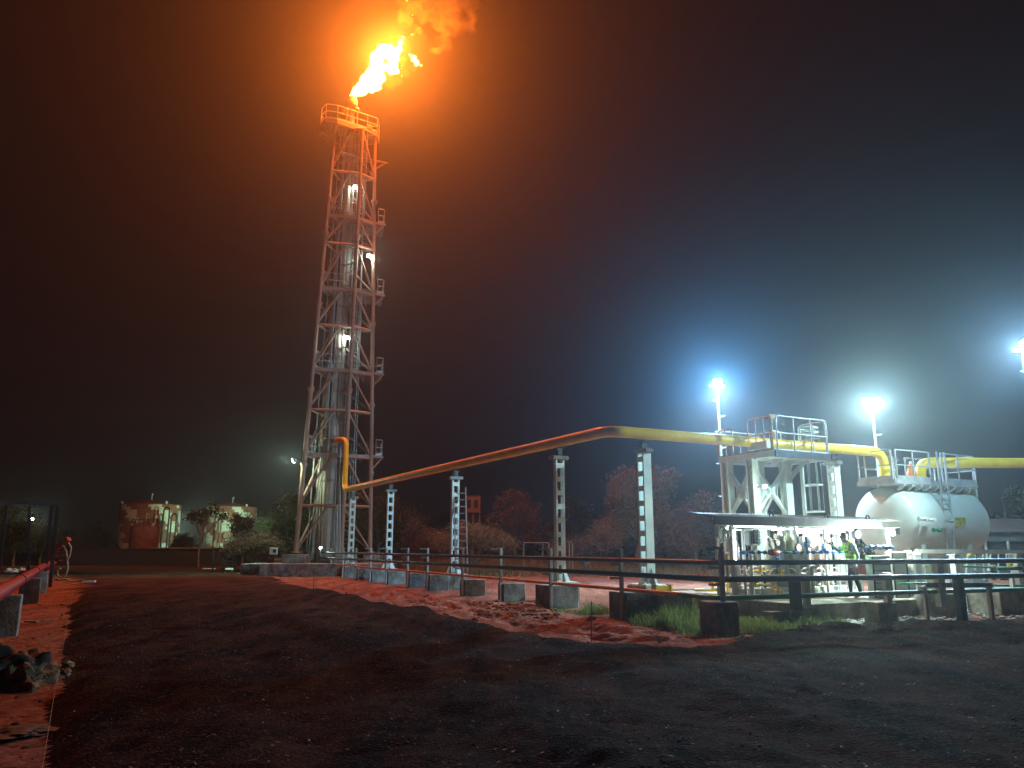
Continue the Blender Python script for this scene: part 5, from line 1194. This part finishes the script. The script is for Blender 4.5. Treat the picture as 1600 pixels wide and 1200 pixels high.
# ------------------------------------------------------------------ storage tanks with a stepped two-tone paint
def tank(name, xc, Y, wpx, ytop, label, seed, group=None, mats=None, rows=12, railing_=False, pattern=True):
    s = (Y * math.cos(PIT)) / FPX; R = wpx * s / 2; c = atx(xc, Y + R * .0, 0); H = at(xc, ytop, Y - R * .4).z
    t = thing(name, (c.x, c.y, 0), label, 'storage tank', group)
    rng = random.Random(seed); mb = MB(); n = 72; rows = int(H / .38)
    vs = [V((c.x + R * math.cos(2 * math.pi * i / n), c.y + R * math.sin(2 * math.pi * i / n), H * j / rows)) for j in range(rows + 1) for i in range(n)]
    mb.v = [tuple(v) for v in vs]
    for j in range(rows):
        for i in range(n):
            # diagonal staggered bands whose edges step like bricks
            sft = (i + (j // 1) * 1 + (2 if (j // 2) % 2 else 0))
            u = (sft % 13); wv = noise.noise(V((i * .10 + seed, j * .12, seed))) * 4.5
            mb.f.append([j * n + i, j * n + (i + 1) % n, (j + 1) * n + (i + 1) % n, (j + 1) * n + i]); mb.mi.append(1 if pattern and (u + wv) % 13 < 5.4 else 0); mb.sm.append(True)
    sh = mb.build('shell', mats or [rust, mint], t)
    rf = MB(); rf.lathe((c.x, c.y, H), UP, [(0, R + .04), (.06, R + .05), (.08, R), (.55, R * .45), (.75, .25)], 48); rf.build('roof', mats[0] if mats else rust, t)
    vn = MB(); vn.tube((c.x, c.y, H + .7), (c.x, c.y, H + 1.7), .06, 6); vn.tube((c.x, c.y, H + 1.6), (c.x + .3, c.y, H + 1.6), .05, 6); vn.build('vent_pipe', mint, t)
    for a in (-2.6, -.6):
        kk = MB(); kk.lathe((c.x + R * .93 * math.cos(a), c.y + R * .93 * math.sin(a), H + .1), UP, [(0, .12), (.3, .2), (.4, .1)], 8); kk.build('roof_fitting', mint, t)
    for z in (H * .333, H * .666): 
        k2 = MB(); k2.lathe((c.x, c.y, z), UP, [(0, R), (.005, R + .03), (.05, R + .03), (.055, R)], 48); k2.build('weld_band', rust, sh)
    return t, c, R, H
t1, c1, R1, H1 = tank('storage_tank', 228, 112, 89, 789, 'left storage tank, taller-looking, with stepped rust and mint paint and two hooped pipes', 3, 'patterned storage tanks')
t2, c2, R2, H2 = tank('storage_tank', 357, 122, 76, 793, 'right storage tank, stepped rust and mint paint, brightly lit, partly behind small trees', 8, 'patterned storage tanks')
for k, (xa, xb, yt) in enumerate(((249, 258, 793), (262, 270, 803))):
    a, b = atx(xa, 107.4, 0), atx(xb, 107.4, 0); zt_ = at(xa, yt, 107.4).z; mb = MB(); mb.path([a, V((a.x, a.y, zt_)), V((b.x, b.y, zt_)), b], .11, 8, bend=.4); mb.build('hooped_pipe', dark, t1)
for xa in (336, 341):
    a = atx(xa, 117, 0); mb = MB(); mb.tube(a, V((a.x, a.y, 6.2)), .13, 8); mb.build('hooped_pipe', rust, t2)
pp = MB(); pp.box(atx(356, 117.6, 3.6), (1.3, .1, 1.0)); pp.build('yellow_patch', plank, t2)
t3, c3, R3, H3 = tank('small_tank', 222, 92, 43, 824, 'small dark rusty tank with a railed top in front of the left patterned tank', 5, pattern=False, mats=[rust, rust])
rg = MB()
for k in range(20):
    a = 2 * math.pi * k / 20; p = c3 + V((R3 * math.cos(a), R3 * math.sin(a), H3)); q = c3 + V((R3 * math.cos(a + .314), R3 * math.sin(a + .314), H3)); rg.tube(p, p + UP * .9, .03, 5); rg.tube(p + UP * .9, q + UP * .9, .03, 5)
rg.build('railing', dark, t3)
# bund wall and low kerbs before the tanks
def wallpx(name, x0, x1, yt, Y, th, m_, lab, cat):
    a, b = atx(x0, Y, 0), atx(x1, Y, 0); z = at(x0, yt, Y).z; mb = MB(); mb.box(((a.x + b.x) / 2, Y, z / 2), (b.x - a.x, th, z), ch=.02)
    return tag(mb.build(name, m_, None, origin=((a.x + b.x) / 2, Y, 0)), lab, cat)
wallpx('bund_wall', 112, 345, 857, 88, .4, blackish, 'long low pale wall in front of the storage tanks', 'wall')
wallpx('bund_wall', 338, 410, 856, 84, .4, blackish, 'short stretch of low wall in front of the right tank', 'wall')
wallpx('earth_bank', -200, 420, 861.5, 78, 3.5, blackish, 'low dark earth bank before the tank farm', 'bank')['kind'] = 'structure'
cp_ = MB(); a_, b_ = atx(232, 87.7, 0), atx(345, 87.7, 0); zq = at(280, 857, 87.7).z; cp_.bar(V((a_.x, 87.7, zq + .05)), V((b_.x, 87.7, zq + .05)), .5, .12, UP); cp_.build('bright_top_strip', concw, [o for o in C.objects if o.name == 'bund_wall'][0])  # pale strip stands for the bright top edge of the blackened wall
# tiny lamps far off
for (x, y, Y, pw, lab) in ((50, 811, 74, 500, 'tiny lamp shining through the dark trees at the left'), (272, 821, 130, 2600, 'lamp glowing between the two patterned tanks'), (501, 856, 49, 12, 'tiny white lamp low beside the tower leg')):
    p = at(x, y, Y); floodlight(p, p + V((.5 if x != 272 else .25, -1, -.3)) , pw, lab, group='small far lamps', arm=p - UP * .5, w_=.3 if Y > 60 else .12, spot=160, col=GREENISH)
floodlight(at(440, 800, 95), V((-43, 118, 4)), 26000, 'unseen floodlight added to light the patterned tanks from behind the tree left of the tower', group='small far lamps', arm=at(440, 800, 95) - UP * 1.5, col=(.62, 1, .74), spot=60, soft=.3)  # unseen lamp added so the tanks are lit from the right
# ------------------------------------------------------------------ around the tower foot
def slabpx(name, x0, x1, yt, yb, Y, depth, m_, lab, cat, z0=-.1):
    a, b = atx(x0, Y, 0), atx(x1, Y, 0); z = at((x0 + x1) / 2, yt, Y).z; mb = MB(); mb.box(((a.x + b.x) / 2, Y + depth / 2, (z + z0) / 2), (b.x - a.x, depth, z - z0), ch=.02)
    return tag(mb.build(name, m_, None, origin=((a.x + b.x) / 2, Y, 0)), lab, cat)
slabpx('tower_foundation', 404, 600, 881, 899, 47.4, 7.5, conc, 'broad concrete foundation step under the flare tower', 'foundation')
slabpx('leg_plinth', 439, 474, 866.5, 881, 48.6, 1.5, conc, 'square concrete plinth under the left leg of the flare tower', 'plinth', .5)
slabpx('leg_plinth', 518, 548, 867, 881, 49.5, 1.5, conc, 'concrete plinth under the front leg of the flare tower', 'plinth', .5)
slabpx('leg_plinth', 566, 592, 867, 881, 50.9, 1.5, conc, 'concrete plinth under the right leg of the flare tower', 'plinth', .5)
slabpx('leg_plinth', 478, 500, 868, 881, 51.4, 1.4, conc, 'concrete plinth under the rear leg of the flare tower', 'plinth', .5)
slabpx('side_slab', 375, 408, 881, 899, 49.0, 3, conc, 'shorter dark slab left of the tower foundation', 'slab')
p = at(427.5, 861, 49.5); t = thing('control_box', (p.x, p.y, 1.0), 'small pale control box on a stand left of the tower leg', 'control box')
MB().box(p, (.46, .25, .42), ch=.02).build('box_body', paper, t); MB().box(p + V((.1, -.13, .0)), (.2, .02, .2)).build('box_door', dark, t); MB().bar(V((p.x, p.y, .6)), p, .06, .06, U).build('box_stand', dark, t)
# ladder-like thin tubes at tower base right of drum
for k, (x, y0) in enumerate(((531, 700), (526, 790), (529, 790))):
    a = atx(x, 49.3, 1.2); b = at(x + 1, y0, 49.3); MB().tube(a, b, .05, 6).build('supply_pipe', steel, stack)
# clutter left of the foundation
debris('broken_frame', 360, 893, .0, (1.2, .06, .06), 1.2, dark, 'dark bent scrap frame lying left of the foundation', 'scrap', 4)
c = atz(357, 893, 0); t = thing('wooden_crate', c, 'small slatted wooden crate among the scrap left of the foundation', 'crate')
for k in range(4): MB().box(c + V((0, -.33, .12 + k * .2)), (.8, .03, .14)).build('slat', plank, t)
for k in range(4): MB().box(c + V((.4, 0, .12 + k * .2)), (.03, .6, .14)).build('slat', plank, t)
for sx in (-1, 1):
    for sy in (-1, 1): MB().box(c + V((sx * .38, sy * .3, .45)), (.07, .07, .9)).build('corner_post', plank, t)
debris('leaning_scrap', 332, 892, .0, (.12, .1, 1.5), .3, dark, 'dark upright scrap stub left of the crate', 'scrap')
debris('white_litter', 327, 889, .03, (.9, .5, .05), .1, paper, 'flat white litter sheet left of the crate', 'litter')
debris('white_litter', 358, 890, .25, (.5, .3, .1), .4, paper, 'crumpled white litter in front of the crate', 'litter')
debris('white_litter', 366, 897, .03, (1.3, .12, .06), -.2, plank, 'long thin board on the ground below the crate', 'board')
debris('road_litter', 139, 910, .08, (.55, .22, .08), .2, paper, 'scrap of pale litter lying alone on the road, far left', 'litter')
# ------------------------------------------------------------------ water tower, pipe frames
t = thing('water_tower', atx(740, 95, 0), 'small square reddish water tower with two dark openings on thin legs', 'water tower')
a, b = atx(725.5, 95, 0), atx(750, 95, 0); z0, z1 = at(738, 801, 95).z, at(738, 776, 95).z; wd = b.x - a.x; cx = (a.x + b.x) / 2
MB().box((cx, 95.9, (z0 + z1) / 2), (wd, 1.9, z1 - z0), ch=.03).build('tank_box', brick, t)
for dx in (-.25, .2): MB().box((cx + dx * wd, 94.94, (z0 + z1) / 2 + .1), (wd * .26, .05, (z1 - z0) * .5)).build('opening', glassm, t)
for sx in (-.42, 0, .42): MB().bar(V((cx + sx * wd, 95.4, 0)), V((cx + sx * wd, 95.4, z0)), .2, .2, U).build('leg', conc, t)
MB().box((cx, 95.9, z1 + .06), (wd * 1.08, 2.1, .1)).build('roof', brick, t)
for k, (x0, x1, yt, yb, Y, lab) in enumerate(((818, 857, 848, 884, 46, 'thin reddish pipe frame beyond the rack, the wider one'), (889, 894, 847, 886, 45, 'thin reddish pipe frame beyond the rack, the narrow one'))):
    a, b = at(x0, yt, Y), at(x1, yt, Y); mb = MB(); mb.path([V((a.x, Y, 0)), a, b, V((b.x, Y, 0))], .035, 6, bend=.05)
    if k == 0: mb.tube(at(848, yt, Y), atx(848, Y, .2), .03, 6)
    tag(mb.build('field_barrier', rust, None, origin=(a.x, Y, 0)), lab, 'barrier', 'reddish pipe frames in the field')
# ------------------------------------------------------------------ left side: dark shed frame, red line and fire monitor
t = thing('gantry_frame', atx(60, 34, 0), 'dark open gantry frame, barely visible against the trees at the left edge', 'gantry')
g1, g2 = at(88, 786, 34), at(-40, 782, 31)
MB().bar(g2, g1, .2, .16, UP).build('top_beam', blackish, t)
for (x, xb, Y) in ((81, 68, 34), (90, 78, 34.6), (10, -6, 32), (46, 44, 40)):
    a = at(x, 790, Y); MB().bar(V((atx(xb, Y, 0).x, Y, 0)), a, .14, .14, U).build('gantry_post', blackish, t)
RP = [at(-260, 1110, 10.2), at(-40, 950, 15.2), at(0, 921, 17.6), at(56, 893, 24.5), at(64, 890, 26.4)]
RP = [V((p.x, p.y, .92)) for p in (atz(-220, 1062, .92), atz(0, 925, .92), atz(69, 884.5, .92))]
rl = thing('fire_water_main', (RP[1].x, RP[1].y, 0), 'red fire-water pipe on concrete piers running along the left edge', 'pipe')
rp_ = MB(); rp_.path(RP, .13, 16); rp_.build('pipe', redp, rl)
dr = (RP[2] - RP[1]).normalized()
for t_ in (.25, .62): 
    c = RP[1].lerp(RP[2], t_); f = MB(); f.lathe(c - dr * .03, dr, [(0, .15), (.06, .15)], 16); f.build('pipe_band', redp, rl)
for k, (x, yt, yb, wd) in enumerate(((14, 912, 972, .5), (44, 900, 944, .5), (63, 893, 922, .5))):
    c = RP[1].lerp(RP[2], (.08, .52, .84)[k]); nn = UP.cross(dr)
    f = MB(); f.box(V((c.x, c.y, .36)), (.42, .55, .84), dr, nn, UP, ch=.02)
    tag(f.build('pipe_pier', conc, None, origin=(c.x, c.y, 0)), ['dark concrete pier under the red pipe, nearest the left edge', 'second concrete pier under the red pipe', 'third concrete pier under the red pipe, closest to the fire monitor'][k], 'pier', 'piers under the red pipe')
c = RP[1].lerp(RP[2], -.45); f = MB(); f.box(V((c.x, c.y, .36)), (.42, .55, .84), dr, UP.cross(dr), UP, ch=.02); f.build('pier', conc, rl)
M0 = atz(79, 908, 0); Ym = M0.y
mt = thing('fire_monitor', M0, 'red fire-water monitor on a standpipe with pale canvas hoses hanging from it', 'fire monitor')
top = at(82, 858, Ym)
mb = MB(); mb.tube(M0, top, .09, 14); mb.lathe(V((M0.x, M0.y, 0)), UP, [(0, .22), (.04, .22)], 14); mb.lathe(V((M0.x, M0.y, .9)), UP, [(0, .2), (.05, .2)], 14); mb.build('standpipe', redp, mt)
MB().tube(V((RP[2].x, RP[2].y, .92)), V((M0.x, M0.y, .92)), .13, 14).build('branch', redp, mt)
MB().tube(V((RP[2].x, RP[2].y, .92)) + dr * -1.8 + UP * -.33, V((M0.x, M0.y, .6)), .07, 12).build('branch', redp, mt)
bar0, bar1 = at(84, 862, Ym), at(108, 842, Ym - .2)
mb = MB(); mb.lathe(bar0, bar1 - bar0, [(0, .10), (.2, .12), (.25, .09), ((bar1 - bar0).length - .1, .13), ((bar1 - bar0).length, .14)], 16); mb.build('nozzle', redp, mt)
for (x, y, r) in ((84, 850, .10), (88, 870, .12), (84, 882, .10), (96, 876, .09), (100, 868, .08), (92, 862, .07)):
    c = at(x, y, Ym); valve(c, U, r, redp, -W if x % 2 else W * -1 + UP * .4, mt, 'hydrant_valve')
mb = MB(); mb.path([at(98, 852, Ym - .25), at(103, 860, Ym - .3), at(105, 872, Ym - .3), at(106, 888, Ym - .3), at(103, 898, Ym - .3), at(96, 903, Ym - .3), at(90, 899, Ym - .3), at(90, 891, Ym - .3), at(95, 888, Ym - .3)], .045, 8); mb.build('hose', hose, mt)
mb = MB(); mb.path([at(107, 848, Ym - .3), at(111, 856, Ym - .3), at(109, 868, Ym - .3), at(105, 876, Ym - .3)], .045, 8); mb.build('hose', hose, mt)
mb = MB(); mb.path([at(86, 905, Ym - .4), at(93, 907, Ym - .5), at(103, 905, Ym - .5), at(112, 908, Ym - .5)], .05, 8); mb.build('hose', hose, mt)
# sack heap, white bundle, small litter on the red strip
def rag(name, px_, m_, lab, seed, h=.35, cat='sack'):
    c = atz(px_[0], px_[1], 0); c = V((c.x, c.y, gz(c.x, c.y))); bm = bmesh.new(); bmesh.ops.create_icosphere(bm, subdivisions=5, radius=1)
    for v in bm.verts:
        p = v.co.copy(); n_ = noise.fractal(p * 1.3 + V((seed, 0, 0)), 1.0, 2.0, 5) * .55 + abs(noise.noise(p * 3.5 + V((seed * 2, 0, 0)))) * .35
        v.co = V((p.x * px_[2] * (1 + n_), p.y * px_[3] * (1 + n_), max(-.05, p.z * h * (1 + n_ * 1.3))))
    me = bpy.data.meshes.new(name); bm.to_mesh(me); bm.free(); me.materials.append(m_)
    for p in me.polygons: p.use_smooth = True
    o = bpy.data.objects.new(name, me); C.objects.link(o); o.location = c; o.rotation_euler.z = seed
    return tag(o, lab, cat)
rag('sack_heap', (24, 1074, .42, .36), tarp, 'crumpled dirty sacking in a heap at the left edge of the view', 1, .26, 'sack heap')
rag('sack_heap', (-8, 1072, .6, .5), rubber, 'dark tarpaulin lump at the far left beside the sacking', 4, .34, 'tarpaulin')
rag('soil_lump', (96, 1060, .14, .1), tarp, 'small crumbly lump between the sack heap and the road', 2, .08, 'lump')
rag('soil_lump', (104, 1045, .09, .08), plank, 'tiny pale lump right of the sack heap', 5, .08, 'lump')
rag('white_bundle', (18, 894, .45, .3), paper, 'pale bundle on the ground behind the red pipe', 3, .22, 'bundle')
rag('white_bundle', (34, 891, .22, .2), paper, 'smaller pale bundle just right of the other one', 6, .15, 'bundle')
rag('dark_tarp', (5, 1148, .42, .3), rubber, 'dark flattened sheet at the bottom of the left edge', 7, .05, 'tarpaulin')
for k, (x, y, s) in enumerate(((50, 972, .16), (75, 970, .12), (100, 945, .12), (62, 945, .13), (36, 1022, .10))):
    c = atz(x, y, 0); debris('strip_litter', x, y, gz(c.x, c.y) + .01, (s * 1.8, s, .03), k * .7, plank, 'flat pale litter scrap on the red soil strip at the left', 'litter')
for o in [o for o in C.objects if o.name.startswith('strip_litter')]: o['group'] = 'litter scraps on the red strip'
# string lines and their sticks
def string(name, pts, lab, r=.0025):
    mb = MB(); mb.path(pts, r, 5); tag(mb.build(name, hose), lab, 'string', 'setting-out strings')
string('setting_out_string', [atz(66, 1200, .12), atz(86, 1078, .15), atz(104, 980, .18), atz(117, 905, .2)], 'taut pale string along the left border of the road')
s0, s1, s2 = atz(925, 1001, .12), atz(1062, 995, .15), atz(1290, 985, .2)
string('setting_out_string', [atz(1040, 996, .12), s1, s2], 'pale string stretched low in front of the grass')
for k, (x, y, h, lab) in enumerate(((924, 1003, .72, 'thin upright stick at the road edge left of the grass'), (489, 930, .95, 'thin upright stick in the soil in front of the tower'), (1203, 980, .25, 'short stick near the string in front of the slab'))):
    c = atz(x, y, 0); mb = MB(); mb.tube(c - UP * .1, c + UP * h + V((.02, 0, 0)), .010 if k != 1 else .014, 6)
    tag(mb.build('marker_stick', bark, None, origin=c), lab, 'stick', 'marker sticks')
# rubble along the slab
rb_ = MB(); rng = random.Random(8)
ico = bmesh.new(); bmesh.ops.create_icosphere(ico, subdivisions=1, radius=1.0); iv = [v.co.copy() for v in ico.verts]; jf = [[q.index for q in f.verts] for f in ico.faces]; ico.free()
def rubble(x, y, s, m_=0):
    c = atz(x, y, .03); R = Matrix.Rotation(rng.random() * 6.28, 3, 'Z')
    rb_.add([c + R @ V((v.x * s * 1.5 * rng.uniform(.8, 1.2), v.y * s, v.z * s * .6)) for v in iv], jf, m_)
for _ in range(230): rubble(rng.gauss(1345, 38), rng.gauss(974, 4), rng.uniform(.02, .07), rng.choice((0, 0, 1)))
for _ in range(120): rubble(rng.uniform(1405, 1460), rng.gauss(970, 3), rng.uniform(.02, .06), 1)
for _ in range(160): rubble(rng.uniform(740, 870), rng.gauss(950, 8) + (rng.random() * 4), rng.uniform(.02, .07), 2)
for _ in range(90): rubble(rng.gauss(820, 16), rng.gauss(948, 4), rng.uniform(.03, .10), 2)
for _ in range(160): rubble(rng.uniform(1450, 1600), rng.gauss(958, 8), rng.uniform(.02, .06), 1)
tag(rb_.build('rubble', [paper, conc, soil_m]), 'pale rubble and broken clods beside the slab and the blocks', kind='stuff')
for k, (x, y, s) in enumerate(((853, 967, .12), (924, 968, .10), (1022, 971, .13))):
    rag('stone_lump', (x, y, s, s), [soil_m, soil_m, conc][k], ['round clod in front of the pale perforated post block', 'dark clod near the thin upright stick', 'white-grey stone at the foot of the smooth grey block'][k], 10 + k, s * .8, 'clod' if k < 2 else 'stone')
